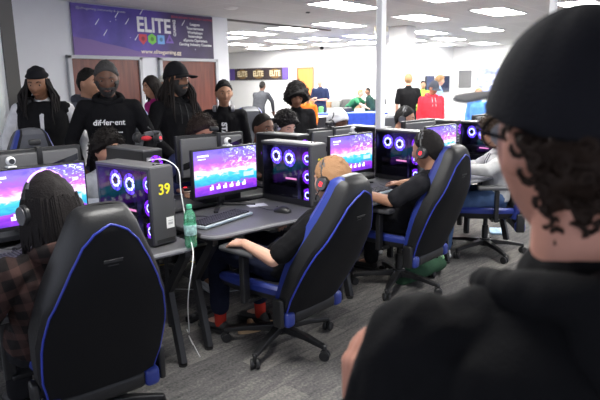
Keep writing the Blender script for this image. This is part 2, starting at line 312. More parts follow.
# panels on the far right walls
t = MB().rbox((0, 0, 0), (.04, .46, .6), .01).obj('notice_board', mat('board_grey', (.16, .16, .165), .7)); tag(t, 'plain dark grey rectangular board on the far right wall', 'board', loc=(19.66, 8.12, 1.57))
t = thing('poster', 'pale blue and lilac printed poster on the far right wall beside the black cap', 'poster', (19.66, 7.25, 1.5))
MB().box((0, 0, 0), (.02, .9, .85)).obj('sheet', mat('poster_blue', (.35, .4, .72), .6, noise_amt=.5, nscale=5), t)
MB().box((-.014, 0, -.1), (.006, .7, .1)).box((-.014, 0, .12), (.006, .6, .16)).obj('printed_block', mat('poster_white', (.7, .72, .85), .6), t)
def tv(x, y, z, w, h, rz, lab):
    t = thing('wall_television', lab, 'television', (x, y, z), rz)
    MB().rbox((0, 0, 0), (w, .05, h), .008).obj('bezel', BLACKP, t); MB().box((0, -.027, .005), (w-.05, .004, h-.06)).obj('screen', mat('tv_blue', (.015, .025, .07), .2), t)
tv(19.0, 8.56, 1.42, .62, .55, 0, 'black television on the far white return wall, right one'); tv(17.8, 8.56, 1.45, .62, .5, 0, 'black television on the far white return wall, left one')

# ------------------------------------------------------------------ furniture
def desk(u, v, label):
    p = W(u, v); t = thing('gaming_desk', label, 'desk', p, RA, 'gaming desks in two back to back rows')
    return t
def make_desk():
    t = thing('gaming_desk', '', 'desk', (0, 0, 0), RA, 'gaming desks in two back to back rows'); w, d, h = 1.08, .66, .73
    out = []
    for cx, cy, a0 in ((w-.09, .09, -90), (w-.02, d-.02, 0), (.02, d-.02, 90), (.09, .09, 180)):
        r = .09 if cy < .1 else .02
        for k in range(7): out.append((cx+r*cos(R(a0+k*15)), cy+r*sin(R(a0+k*15))))
    MB().prism(out, h-.028, h, 'xy').obj('desktop', mat('desk_top_laminate', (.075, .075, .08), .42, bump=.1, bscale=300), t, bev=.006)
    e = MB().tube([(x, y, h-.012) for x, y in out[14:]+out[:14]][6:-6] if False else [(x, y, h-.014) for x, y in out[21:]+out[:7]], .0135, 8).obj('front_edging', mat('edge_grey', (.17, .17, .185), .4), t)
    for x in (.05, w-.05):
        f = MB().bar((x, .05, h-.05), (x, .27, .42), .035, .05).bar((x, .27, .42), (x, .16, .015), .035, .05).bar((x, .27, .42), (x, .61, .42), .03, .04).bar((x, .61, h-.03), (x, .61, .0), .035, .05).bar((x, .03, h-.045), (x, .63, h-.045), .035, .03)
        f.obj('leg_frame', BLACKM, t, smooth=False, bev=.003)
        for y in (.16, .61): MB().lathe([(.0, 0), (.025, 0), (.025, .012), (.0, .014)], (x, y, 0), 12).obj('foot_pad', BLACKP, t)
    MB().bar((.05, .58, .50), (w-.05, .58, .50), .06, .02).obj('crossbeam', BLACKM, t, smooth=False)
    MB().box((w/2, .55, h-.09), (.7, .12, .05)).obj('cable_tray', BLACKM, t, smooth=False)
    return t
desk0 = make_desk()
dn = ['in the near row under the leftmost screen', 'in the centre under the lit screen and long keyboard', 'in the near row behind the blond player', 'in the near row, far right behind the player in white']
on = ['in the opposite row behind the leftmost screen', 'in the opposite row behind the centre screen', 'in the opposite row behind the blond player\'s screen', 'in the opposite row left of the seated player by the pole', 'in the opposite row, farthest right']
desks = []
for i in range(4):
    u = (i-1)*PITCH; v = -.10 if i == 0 else -.02
    d = desk0 if i == 0 else dup(desk0); d.location = W(u, v); d['label'] = 'dark grey gaming desk '+dn[i]
for i in range(5):
    u = (i-1)*PITCH+1.1; dup(desk0, W(u, 1.44), RA+pi, 'dark grey gaming desk '+on[i])

# monitors -----------------------------------------------------------
def screen_mat():
    m = bpy.data.materials.new('game_screen'); m.use_nodes = True; nt = m.node_tree; L = nt.links.new
    b = nt.nodes['Principled BSDF']; b.inputs['Base Color'].default_value = (.01, .01, .01, 1); b.inputs['Roughness'].default_value = .25
    tc = nt.nodes.new('ShaderNodeTexCoord'); sx = nt.nodes.new('ShaderNodeSeparateXYZ'); L(tc.outputs['Generated'], sx.inputs[0])
    n = nt.nodes.new('ShaderNodeTexNoise'); n.inputs['Scale'].default_value = 7; n.inputs['Detail'].default_value = 5; n.inputs['Distortion'].default_value = 1.0
    mpp = nt.nodes.new('ShaderNodeMapping'); mpp.inputs['Scale'].default_value = (1, 0, 1.4); L(tc.outputs['Generated'], mpp.inputs[0]); L(mpp.outputs[0], n.inputs['Vector'])
    zz = nt.nodes.new('ShaderNodeMath'); zz.operation = 'MULTIPLY_ADD'; zz.inputs[1].default_value = .34; L(n.outputs['Fac'], zz.inputs[0])
    s0 = nt.nodes.new('ShaderNodeMath'); s0.operation = 'ADD'; s0.inputs[1].default_value = -.17; L(sx.outputs['Z'], s0.inputs[0]); L(s0.outputs[0], zz.inputs[2])
    r = nt.nodes.new('ShaderNodeValToRGB'); e = r.color_ramp.elements; e[0].position = 0; e[0].color = (.10, .02, .40, 1); e[1].position = 1; e[1].color = (.12, .08, .55, 1)
    for p, c in ((.13, (.22, .03, .55)), (.2, (.30, .05, .62)), (.24, (.02, .25, .45)), (.40, (.05, .45, .62)), (.46, (.75, .55, .95)), (.52, (1, .65, .9)), (.60, (.55, .15, .85)), (.72, (.30, .10, .72)), (.86, (.22, .14, .75))):
        q = e.new(p); q.color = (*c, 1)
    L(zz.outputs[0], r.inputs[0])
    # pale swirl streaks in the upper right
    vo = nt.nodes.new('ShaderNodeTexNoise'); vo.inputs['Scale'].default_value = 9; vo.inputs['Detail'].default_value = 6; vo.inputs['Distortion'].default_value = 2.5; L(mpp.outputs[0], vo.inputs['Vector'])
    ra = nt.nodes.new('ShaderNodeValToRGB'); q = ra.color_ramp.elements; q[0].position = .53; q[0].color = (0, 0, 0, 1); q[1].position = .62; q[1].color = (1, 1, 1, 1); L(vo.outputs['Fac'], ra.inputs[0])
    gx = nt.nodes.new('ShaderNodeMapRange'); gx.inputs['From Min'].default_value = .42; gx.inputs['From Max'].default_value = .75; L(sx.outputs['X'], gx.inputs['Value'])
    gz = nt.nodes.new('ShaderNodeMapRange'); gz.inputs['From Min'].default_value = .42; gz.inputs['From Max'].default_value = .62; L(sx.outputs['Z'], gz.inputs['Value'])
    m1 = nt.nodes.new('ShaderNodeMath'); m1.operation = 'MULTIPLY'; L(gx.outputs[0], m1.inputs[0]); L(gz.outputs[0], m1.inputs[1])
    m2 = nt.nodes.new('ShaderNodeMath'); m2.operation = 'MULTIPLY'; L(m1.outputs[0], m2.inputs[0]); L(ra.outputs[0], m2.inputs[1])
    mx = nt.nodes.new('ShaderNodeMixRGB'); L(m2.outputs[0], mx.inputs[0]); L(r.outputs[0], mx.inputs[1]); mx.inputs[2].default_value = (.75, .9, 1, 1)
    # bright glow left of centre
    d = nt.nodes.new('ShaderNodeVectorMath'); d.operation = 'DISTANCE'; d.inputs[1].default_value = (.40, .5, .60); L(tc.outputs['Generated'], d.inputs[0])
    gl = nt.nodes.new('ShaderNodeMapRange'); gl.inputs['From Min'].default_value = .30; gl.inputs['From Max'].default_value = .02; gl.inputs['To Max'].default_value = .75; L(d.outputs['Value'], gl.inputs['Value'])
    m4 = nt.nodes.new('ShaderNodeMixRGB'); L(gl.outputs[0], m4.inputs[0]); L(mx.outputs[0], m4.inputs[1]); m4.inputs[2].default_value = (1, .8, 1, 1)
    L(m4.outputs[0], b.inputs['Emission Color']); b.inputs['Emission Strength'].default_value = .85
    return m
SCR = screen_mat(); ICON = emat('screen_white', (.85, .85, 1), .95); ICOND = emat('screen_dark', (.15, .05, .4), 1.0)
def make_monitor():
    t = thing('gaming_monitor', '', 'monitor', (0, 0, 0), 0, 'gaming monitors back to back on the desks')
    w, h, z0 = .545, .325, .085
    MB().rbox((0, .012, z0+h/2), (w, .03, h), .006).obj('bezel', BLACKP, t)
    s = MB().box((0, -.0045, z0+h/2+.006), (w-.022, .003, h-.034)).obj('screen', SCR, t, smooth=False)
    for k in range(6):
        x = -.13+k*.055; MB().box((x, -.0065, z0+.062), (.03, .001, .02)).box((x+.006, -.0065, z0+.077), (.012, .001, .016)).obj('lobby_icon', ICON, s, smooth=False)
    MB().box((-.19, -.0065, z0+h-.045), (.09, .001, .012)).box((-.2, -.0065, z0+h-.065), (.06, .001, .006)).obj('title_strip', ICON, s, smooth=False)
    MB().box((.19, -.0065, z0+.125), (.09, .001, .03)).obj('play_button', emat('screen_teal', (.55, .8, 1), .6), s, smooth=False)
    # rear shell with a diagonal black wedge across it
    MB().rbox((0, .038, z0+h/2+.005), (w-.05, .028, h-.05), .012).obj('rear_shell', mat('monitor_rear_grey', (.10, .10, .105), .45), t)
    MB().prism([(-.24, z0+h-.05), (-.24, z0+h-.085), (.22, z0+.09), (.24, z0+.09), (.24, z0+.13)], .050, .056).obj('rear_wedge', BLACKG, t, smooth=False)
    MB().bar((0, .075, .02), (0, .06, z0+.16), .05, .025).obj('stand_neck', BLACKP, t, bev=.005)
    MB().bar((0, .09, .012), (-.17, -.09, .008), .03, .014).bar((0, .09, .012), (.17, -.09, .008), .03, .014).bar((0, .07, .012), (0, .14, .008), .04, .014).obj('stand_foot', BLACKP, t, bev=.003)
    return t
mon0 = make_monitor()
ml = ['gaming monitor at the far left, lit purple and partly behind the long haired player', 'lit gaming monitor in the centre behind the long keyboard', 'lit pink and purple gaming monitor beyond the blond player\'s headset', 'gaming monitor of the player in white at the far right of the near row']
for i in range(4):
    m = mon0 if i == 0 else dup(mon0); m.location = W((i-1)*PITCH+.50, .56, .73); m.rotation_euler.z = RA+(.09 if i else .05); m['label'] = ml[i]
mo = ['dark back of a monitor behind the leftmost lit screen', 'grey back of a monitor behind the centre lit screen', 'grey monitor back above the blond player, by the white headset', 'matt black monitor back between the lit screen and the white pole', 'black monitor back in front of the red sweatshirt']
for i in range(5):
    dup(mon0, W((i-1)*PITCH+.60, .92, .73+(.06 if i < 2 else .03)), RA+pi+(.05 if i != 1 else -.05), mo[i])
    if i < 5: tag(MB().rbox((0, 0, .03), (.3, .22, .06 if i < 2 else .03), .004).obj('riser_block', BLACKP), 'low black riser under the opposite monitor '+['far left', 'behind the centre screen', 'above the blond player', 'beside the pole', 'at the far right'][i], 'riser', 'monitor risers', tuple(W((i-1)*PITCH+.60, .92-.05, .73-(0 if i < 2 else .015))), RA)
# PC cases -----------------------------------------------------------
def glass_mat():
    m = bpy.data.materials.new('tinted_glass'); m.use_nodes = True; nt = m.node_tree; nt.nodes.remove(nt.nodes['Principled BSDF']); L = nt.links.new; out = nt.nodes['Material Output']
    tr = nt.nodes.new('ShaderNodeBsdfTransparent'); tr.inputs[0].default_value = (.72, .72, .8, 1); g = nt.nodes.new('ShaderNodeBsdfGlossy'); g.inputs['Roughness'].default_value = .03
    f0 = nt.nodes.new('ShaderNodeLayerWeight'); f0.inputs['Blend'].default_value = .5; pw = nt.nodes.new('ShaderNodeMath'); pw.operation = 'POWER'; pw.inputs[1].default_value = 4; L(f0.outputs['Facing'], pw.inputs[0])
    f = nt.nodes.new('ShaderNodeMath'); f.operation = 'MULTIPLY_ADD'; f.inputs[1].default_value = .4; f.inputs[2].default_value = .03; L(pw.outputs[0], f.inputs[0]); mx = nt.nodes.new('ShaderNodeMixShader'); L(f.outputs[0], mx.inputs[0]); L(tr.outputs[0], mx.inputs[1]); L(g.outputs[0], mx.inputs[2]); L(mx.outputs[0], out.inputs[0]); return m
GLASS = glass_mat(); VIO = emat('fan_violet', (.13, .06, 1), 1.6); PUR = emat('fan_purple', (.20, .02, .8), 1.3); BLU = emat('fan_pale', (.35, .40, 1), 3.5)
def annulus(r0, r1, x, n=28):
    b = MB(); rg = []
    for r, dx in ((r0, -.004), (r1, -.004), (r1, .004), (r0, .004)): rg.append([(x+dx, r*cos(2*pi*k/n), r*sin(2*pi*k/n)) for k in range(n)])
    b.loft(rg+[rg[0]], caps=False); return b
def fan(par, y, z, r, x, big=True):
    f = annulus(r*.45, r*.9, x).obj('case_fan', VIO if big else PUR, par); f.location = (0, y, z)
    annulus(r*.9, r*1.02, x-.004).obj('fan_rim', BLACKP if big else PUR, f)
    annulus(r*.34, r*.56, x-.005).obj('glow_ring', BLU, f)
    h = MB().lathe([(0, -.012), (r*.34, -.01), (r*.38, .006), (0, .006)], (x, 0, 0), 20, rot=Matrix.Rotation(R(90), 3, 'Y')); h.obj('fan_hub', BLACKP, f)
    b = MB()
    for k in range(7):
        a = 2*pi*k/7; b.bar((x-.008, r*.35*cos(a), r*.35*sin(a)), (x-.006, r*.88*cos(a+.35), r*.88*sin(a+.35)), .003, r*.10)
    b.obj('fan_blades', mat('blade_smoke', (.05, .03, .12), .3), f, smooth=False)
def make_pc(number=None, w=.145, d=.47, h=.42):
    t = thing('desktop_computer', '', 'computer', (0, 0, 0), 0, 'gaming computers standing on the desks')
    x0, x1, y0, y1 = -w/2, w/2, -d/2, d/2; e = .008
    s = MB().box((0, 0, .018), (w, d, .022)).box((x1-e/2, 0, h/2), (e, d, h-.02)).box((0, y1-e/2, h/2), (w, e, h-.02))
    for y in (y0+.008, y1-.008): s.box((x0+.006, y, h/2), (.012, .016, h-.02))
    s.box((x0+.006, 0, .03), (.012, d, .03)).box((x0+.006, 0, h-.012), (.012, d, .02)).box((x0+.02, y0+.125, h/2), (.03, .012, h-.03))
    s.obj('case_body', BLACKP, t, smooth=False)
    MB().rbox((0, 0, h-.004), (w+.002, d+.002, .014), .003).obj('top_panel', STEELTOP, t)
    fp = MB().rbox((.0, y0-.006, h/2+.004), (w, .02, h-.012), .004).obj('front_panel', GREYP, t)
    MB().box((0, y0-.0175, .03), (w-.03, .003, .02)).obj('lower_vent', BLACKP, fp)
    MB().box((x0+.0015, 0, h/2+.01), (.003, d-.03, h-.06)).obj('side_window', GLASS, t, smooth=False)
    mb = MB().box((x1-.03, .05, h*.55), (.006, d*.66, h*.72), mi=0).box((x1-.05, .08, h*.62), (.05, .08, .08), mi=1)
    for k in range(4): mb.box((x1-.045, .0-k*.012, h*.7), (.03, .005, .13), mi=1)
    mb.obj('motherboard', [mat('pcb', (.02, .02, .03), .5), mat('heatsink', (.08, .08, .10), .4, .6)], t, smooth=False)
    g = MB().rbox((-.0, .03, h*.40), (.085, .32, .045), .006).obj('graphics_card', BLACKP, t)
    MB().box((-.0435, -.04, h*.40+.004), (.003, .13, .012)).obj('card_logo', emat('card_glow', (.75, .25, .45), 1.2), g, smooth=False)
    MB().box((-.0, -.05, h*.52), (.012, .10, .16)).obj('radiator_plate', mat('radiator', (.05, .06, .12), .4, .5), t, smooth=False)
    MB().box((x1-.06, .03, .07), (.09, d*.7, .08)).obj('power_shroud', BLACKP, t, smooth=False)
    fan(t, y1-.085, h-.105, .066, x1-.075); fan(t, y1-.215, h-.115, .066, x1-.075)
    for k in range(3): fan(t, y0+.065, h-.10-k*.125, .045, x0+.05, False)
    MB().ball((0, y0+.05, h+.006), .006, 8).box((.03, y0+.05, h+.005), (.016, .008, .004)).obj('front_ports', BLACKP, t)
    # rear: slots, ports and an exhaust fan showing
    rb = MB().box((x1-.045, y1+.002, h*.68), (.045, .006, .17)).obj('port_plate', SILV, t, smooth=False)
    b = MB()
    for k in range(5): b.box((x1-.045, y1+.007, h*.52+k*.032), (.022, .006, .012))
    b.obj('ports', BLACKG, rb, smooth=False)
    rf = annulus(.022, .05, 0).obj('exhaust_fan', PUR, t); rf.rotation_euler.z = R(90); rf.location = (-.018, y1+.003, h-.09)
    MB().lathe([(0, -.01), (.02, -.01), (.024, .004), (0, .004)], (0.006, 0, 0), 16, rot=Matrix.Rotation(R(90), 3, 'Y')).obj('fan_hub', BLACKP, rf)
    b = MB()
    for k in range(7): a = 2*pi*k/7; b.bar((.006, .018*cos(a), .018*sin(a)), (.006, .05*cos(a+.3), .05*sin(a+.3)), .003, .006)
    b.obj('fan_blades', BLACKP, rf, smooth=False)
    for k in range(5): MB().box((-.015, y1+.002, .08+k*.022), (.10, .004, .012)).obj('slot_cover', GREYM, t, smooth=False)
    return t
pc0 = make_pc()
pcs = [((1.805, 2.57, .73), .0, 'tall computer with glowing fans and yellow number 39 on its grey front'), ((3.04, 2.475, .73), -.10, 'computer with two violet fans between the centre screen and the blond player'),
 ((4.24, 2.27, .73), -.20, 'computer with glowing fans between the white pole and the black haired player\'s headset'), (W(.98+2*PITCH, .40, .73), -.30, 'small distant computer with two blue fans below the red sweatshirt')]
PC = []
for i, (p, a, l) in enumerate(pcs):
    q = pc0 if i == 0 else dup(pc0); q.location = p; q.rotation_euler = (0, 0, a); q['label'] = l; PC.append(q); q.scale = (.98,)*3 if i == 0 else (1,)*3
YEL = mat('yellow_sticker', (.85, .75, .03), .5); h = .42
text('number_sticker', '39', .078, YEL, PC[0], (.008, -.2525, .30), rx, .0008, bold=.0012)
text('number_sticker', '22', .06, YEL, PC[1], (.015, -.2525, .30), rx, .0008, bold=.001)
MB().box((.035, -.2525, .12), (.05, .001, .06)).obj('white_sticker', WHITEP, PC[0], smooth=False)
MB().box((.035, -.2532, .13), (.03, .001, .004)).box((.035, -.2532, .115), (.03, .001, .012)).obj('sticker_print', mat('sticker_grey', (.4, .4, .42), .5), PC[0], smooth=False)
po = ['opposite computer with a red and black headset lying on top', 'opposite computer behind the centre one, its pale top nearly in line with it', 'opposite computer hidden past the blond player by the white headset', 'opposite computer beside the white power pole', 'opposite computer in front of the red sweatshirt man\'s desk']
for i in range(5):
    u, v, a = [(.05, .99, RA+pi+.12), (1.36, 1.02, RA+pi+.1), (2.36, 1.0, RA+pi), (3.5, 1.0, RA+pi), (4.75, 1.0, RA+pi)][i]
    dup(pc0, W(u, v, .73 if i != 0 else .73), a, po[i])
# ------------------------------------------------------------------ chair
def make_chair(recdeg=20, bands=True):
    t = thing('gaming_chair', '', 'chair', (0, 0, 0), 0, 'black and blue gaming chairs')
    rec = R(recdeg); hy, hz = -.235, .35; KS = .92
    up = V((0, -sin(rec), cos(rec))); fr = V((0, cos(rec), sin(rec)))
    def B(x, f, s): return V((x, hy, hz))+fr*f+up*s*KS
    def interp(tab, s):
        for (a, x), (b, y) in zip(tab, tab[1:]):
            if s <= b: k = (s-a)/(b-a) if b > a else 0; return x+(y-x)*(k*k*(3-2*k)*.5+k*.5)
        return tab[-1][1]
    OW = [(0, .238), (.12, .260), (.30, .268), (.42, .250), (.55, .212), (.65, .175), (.75, .135), (.82, .110), (.845, .100), (.86, .082)]
    TH = [(0, .8), (.3, 1), (.55, 1.1), (.8, .95), (.845, .7), (.86, .25)]
    prof = [(-.88, -.042), (-.6, -.058), (-.25, -.063), (.25, -.063), (.6, -.058), (.88, -.042), (.985, -.018), (1, .045), (.98, .080), (.84, .104), (.68, .072), (.45, .038), (0, .03), (-.45, .038), (-.68, .072), (-.84, .104), (-.98, .080), (-1, .045), (-.985, -.018)]
    mats = [0]*19
    for j in (7, 8, 16, 17-0): mats[j] = 1
    mats[17] = 0; mats[15] = 1; mats[16] = 1
    mats[7] = 1; mats[16] = 0; mats[15] = 1; mats = [0]*19; mats[7] = 1; mats[8] = 1; mats[15] = 1; mats[16] = 1
    mats[10] = mats[11] = mats[12] = mats[13] = 2
    if not bands: mats = [0]*19
    ss = [0, .03, .08, .15, .22, .3, .38, .45, .5, .55, .6, .65, .7, .75, .8, .83, .85, .86]
    rings = []
    for s in ss:
        w = interp(OW, s); th = interp(TH, s); bend = .05*max(0, (s-.55)/.3)**1.5
        tt = max(0, min(1, (s-.55)/.25)); tt = tt*tt*(3-2*tt); rings.append([B(x*w, (f+(.10-f)*tt if f > 0 and abs(x) < .9 else f)*th+bend, s-(.012*abs(x)**2 if s > .8 else 0)) for x, f in prof])
    b = MB().loft(rings, mats=mats); b.obj('backrest', [LEATH, BLUEL, LEATHG], t)
    PW = [(0, .222), (.12, .243), (.30, .246), (.42, .228), (.55, .186), (.65, .146), (.74, .102), (.79, .062), (.81, .032), (.82, .0)]
    sp = [0, .05, .1, .16, .22, .28, .34, .4, .45, .5, .55, .6, .65, .7, .74, .77, .79, .805, .815, .82]
    def rear(x, s):
        w = interp(OW, s); th = interp(TH, s); bend = .05*max(0, (s-.55)/.3)**1.5
        fx = min(abs(x)/w, 1); f = -.063 + (.021*max(0, (fx-.25)/.63)**2 if fx < .88 else .021+(fx-.88)*.23)
        return B(x, f*th+bend-.004, s)
    L_ = [rear(-interp(PW, s), s) for s in sp]; R_ = [rear(interp(PW, s), s) for s in reversed(sp[:-1])]
    MB().tube(L_+R_, .0048, 8).obj('piping', PIPE, t)
    pb = MB(); nx = 8; rows = [[rear(interp(PW, s)*(2*k/nx-1)*.985, s)-fr*.003 for k in range(nx+1)] for s in sp[:-1]]
    rows2 = [[q+fr*.006 for q in r] for r in rows]
    pb.loft([r+list(reversed(q)) for r, q in zip(rows, rows2)]); pb.obj('rear_panel', PANELF, t)
    MB().box((0, 0, 0), (.07, .003, .012)).box((0, 0, -.02), (.04, .003, .006)).obj('embossed_mark', mat('emboss', (.03, .03, .033), .5), t); em = bpy.data.objects[-1] if False else [o for o in bpy.data.objects if o.parent == t and o.name.startswith('embossed')][0]
    em.location = rear(0, .68)-fr*.006; em.rotation_euler = (rec, 0, 0)
    # lower rail with blue end caps
    rl = MB().rbox((0, hy-.01, hz-.055), (.36, .075, .080), .025, 4).obj('lower_rail', LEATH, t)
    for s in (-1, 1): MB().rbox((s*.208, hy-.01, hz-.055), (.07, .086, .088), .025, 4).obj('end_cap', BLUEL, rl)
    for s in (-1, 1): MB().rbox((s*.262, hy+.0, hz-.01), (.03, .07, .16), .012, 3).obj('hinge_cover', BLACKP, t)
    # seat cushion
    out = []
    sb = MB(); rg = []
    for y, w, z, th in ((-.21, .20, .445, .07), (-.17, .235, .45, .10), (0, .25, .45, .11), (.15, .255, .455, .11), (.24, .25, .455, .10), (.285, .22, .445, .07)):
        pr = [(-1, -.2), (-.9, -.9), (-.5, -1), (0, -1), (.5, -1), (.9, -.9), (1, -.2), (1.0, .35), (.92, .62), (.78, .5), (.5, .28), (0, .22), (-.5, .28), (-.78, .5), (-.92, .62), (-1.0, .35)]
        rg.append([(x*w, y, z-.02+q*th*.55) for x, q in pr])
    ms = [0]*16
    for j in (6, 7, 8, 14, 15, 13): ms[j] = 1
    ms[13] = 1
    sb.loft(rg, mats=ms); sb.obj('seat', [LEATH, BLUEL], t)
    MB().rbox((0, .02, .365), (.30, .34, .03), .008).obj('seat_plate', BLACKM, t)
    for s in (-1, 1):
        a = MB().bar((s*.2, -.02, .37), (s*.30, -.02, .37), .07, .02).bar((s*.30, -.02, .36), (s*.30, -.02, .63), .05, .035).obj('armrest', BLACKP, t, smooth=False, bev=.006)
        MB().rbox((s*.295, .01, .655), (.095, .27, .035), .016, 4).obj('arm_pad', mat('pad_grey', (.09, .09, .095), .45), a)
    MB().lathe([(.028, .1), (.028, .26), (.02, .262), (.02, .355)], n=16).obj('gas_lift', BLACKP, t)
    hb = MB().lathe([(.0, .075), (.045, .075), (.05, .10), (.045, .14), (.0, .145)], n=20).obj('base_hub', BLACKP, t)
    for k in range(5):
        a = R(90+36+72*k); c, s = cos(a), sin(a)
        lg = MB(); lg.loft([[(.03*c-sx*.028*s, .03*s+sx*.028*c, .11+sz*.022) for sx, sz in ((-1, -1), (1, -1), (1, 1), (-1, 1))], [(.20*c-sx*.022*s, .20*s+sx*.022*c, .10+sz*.016) for sx, sz in ((-1, -1), (1, -1), (1, 1), (-1, 1))], [(.345*c-sx*.016*s, .345*s+sx*.016*c, .078+sz*.012) for sx, sz in ((-1, -1), (1, -1), (1, 1), (-1, 1))]])
        lo = lg.obj('base_leg', BLACKP, t, smooth=False, bev=.006)
        cb = MB()
        for q in (-1, 1):
            m = Matrix.Rotation(a+.5, 3, 'Z')@Matrix.Rotation(R(90), 3, 'X')
            cb.lathe([(0, -.010), (.026, -.010), (.03, -.004), (.03, .006), (.024, .011), (0, .011)], V((.34*c, .34*s, .031))+Matrix.Rotation(a+.5, 3, 'Z')@V((0, q*.016, 0)), 18, rot=m)
        cb.cap((.34*c, .34*s, .04), (.34*c, .34*s, .075), .012); cb.obj('caster', BLACKP, lo)
    return t
chL = make_chair(19, False); chA = make_chair(28); ch0 = make_chair(20); chU = make_chair(9)
CH = [((1.25, 2.26), -13, 'large black gaming chair back with blue piping filling the lower left'), ((2.44, 2.10), -3, 'black gaming chair holding the blond player in the centre'), ((3.74, 2.01), -4, 'black gaming chair of the black haired player at the middle right'), ((4.96, 1.80), 32, 'black gaming chair of the player in white, turned sideways'), ((5.75, 1.55), -20, 'gaming chair seen past the neck of the man in the black cap, blue edged back')]
CH = CH[:4]
chairs = []
for i, (p, a, l) in enumerate(CH):
    c = (chL, chA, ch0)[i] if i < 3 else dup(ch0); c.location = (p[0], p[1], 0); c.rotation_euler = (0, 0, R(a)); c['label'] = l; chairs.append(c)
for i, (p, a, l, sc_) in enumerate((((2.19, 4.14), 178, 'gaming chair with a broad black headrest in front of the man in the beanie', 1.08), ((3.36, 4.52), 165, 'grey lit gaming chair between the hoodie man and the dreadlocked man', 1.17),
                ((4.42, 4.05), 150, 'gaming chair behind the young man in the dark polo, its headrest blue at the left', 1.14), ((5.6, 4.45), 150, 'pale lit blue gaming chair left of the white head wrap', 1.03), ((6.25, 3.35), 165, 'gaming chair behind the seated player right of the pole', 1.0))):
    c = chU if i == 0 else dup(chU); c.location = (p[0], p[1], 0); c.rotation_euler = (0, 0, R(a)); c['label'] = l; c.scale = (sc_,)*3
for p, l in (((3.12, 3.85), 'gaming chair of the curly haired player behind the centre monitor'),): dup(chU, (p[0], p[1], 0), R(170), l).scale = (.93,)*3
# ------------------------------------------------------------------ people
def remesh(b, name, mats, parent, vox, sm=4, wrinkle=0.0, wsc=9, matfn=None):
    me = b.mesh('tmp', mats, False); o = bpy.data.objects.new('tmp', me); C.objects.link(o)
    m = o.modifiers.new('r', 'REMESH'); m.mode = 'VOXEL'; m.voxel_size = vox
    m = o.modifiers.new('s', 'SMOOTH'); m.factor = .5; m.iterations = sm
    bpy.context.view_layer.update(); dg = bpy.context.evaluated_depsgraph_get()
    nm = bpy.data.meshes.new_from_object(o.evaluated_get(dg)); bpy.data.objects.remove(o)
    if wrinkle:
        nm.update(); sd = random.random()*50; cs = []
        for v in nm.vertices:
            p = v.co; n_ = v.normal
            k = noise.noise(V((p.x*wsc+sd, p.y*wsc, p.z*wsc*.55)))*.6+noise.noise(V((p.x*wsc*2.3, p.y*wsc*2.3+sd, p.z*wsc*1.4)))*.4
            k = 1-abs(k)*2.2
            cs.append(p+n_*(wrinkle*k))
        for v, c in zip(nm.vertices, cs): v.co = c
    nm.materials.clear()
    for q in (mats if isinstance(mats, (list, tuple)) else [mats]): nm.materials.append(q)
    if matfn:
        for p in nm.polygons: p.material_index = matfn(p.center)
    else: nm.polygons.foreach_set('material_index', [0]*len(nm.polygons))
    nm.polygons.foreach_set('use_smooth', [True]*len(nm.polygons)); nm.update(); nm.name = name
    r = bpy.data.objects.new(name, nm); C.objects.link(r); r.parent = parent; return r
def sstep(a, b, x):
    t = min(1, max(0, (x-a)/(b-a))); return t*t*(3-2*t)
def head_pt(th, ph):     # th 0 = crown, ph 0 = right, pi/2 = front; returns local point
    x, y, z = .074*sin(th)*cos(ph), .098*sin(th)*sin(ph), .118*cos(th)
    if z < 0:
        t = -z/.118
        x *= 1-.34*t**1.5
        if y < 0: y *= 1-.42*t
        else: y *= 1-.10*t; 
        if y > 0 and t > .5: y += .012*(t-.5)*2*(1-t*.3)
    else:
        if y > 0: y *= 1-.05*(z/.118)
    if y > .02:
        g = lambda cx, cz, sx_, sz_: math.exp(-((x-cx)/sx_)**2-((z-cz)/sz_)**2)
        d = 0
        d += .004*g(.026, .030, .022, .008)+.004*g(-.026, .030, .022, .008)
        d -= .011*g(.031, .006, .015, .011)+.011*g(-.031, .006, .015, .011)
        if z < .02: d += .021*math.exp(-((x)/.0115)**2)*sstep(.022, -.030, z)*sstep(-.050, -.038, z)
        d += .004*g(.014, -.036, .007, .007)+.004*g(-.014, -.036, .007, .007)
        d += .006*g(0, -.058, .024, .006)+.006*g(0, -.070, .020, .006)-.004*g(0, -.064, .024, .0025)
        d += .007*g(0, -.098, .018, .014)+.004*g(.045, -.022, .018, .02)+.004*g(-.045, -.022, .018, .02)
        y += d*sstep(.02, .06, y)
    return V((x, y, z))
def head_mb(M, c, s, nt=46, np_=56, fn=None, b=None):
    b = b or MB(); rg = []
    for i in range(nt+1):
        th = .03+(pi-.06)*i/nt
        rg.append([c+M@((fn(head_pt(th, 2*pi*j/np_)) if fn else head_pt(th, 2*pi*j/np_))*s) for j in range(np_)])
    b.loft(rg); return b
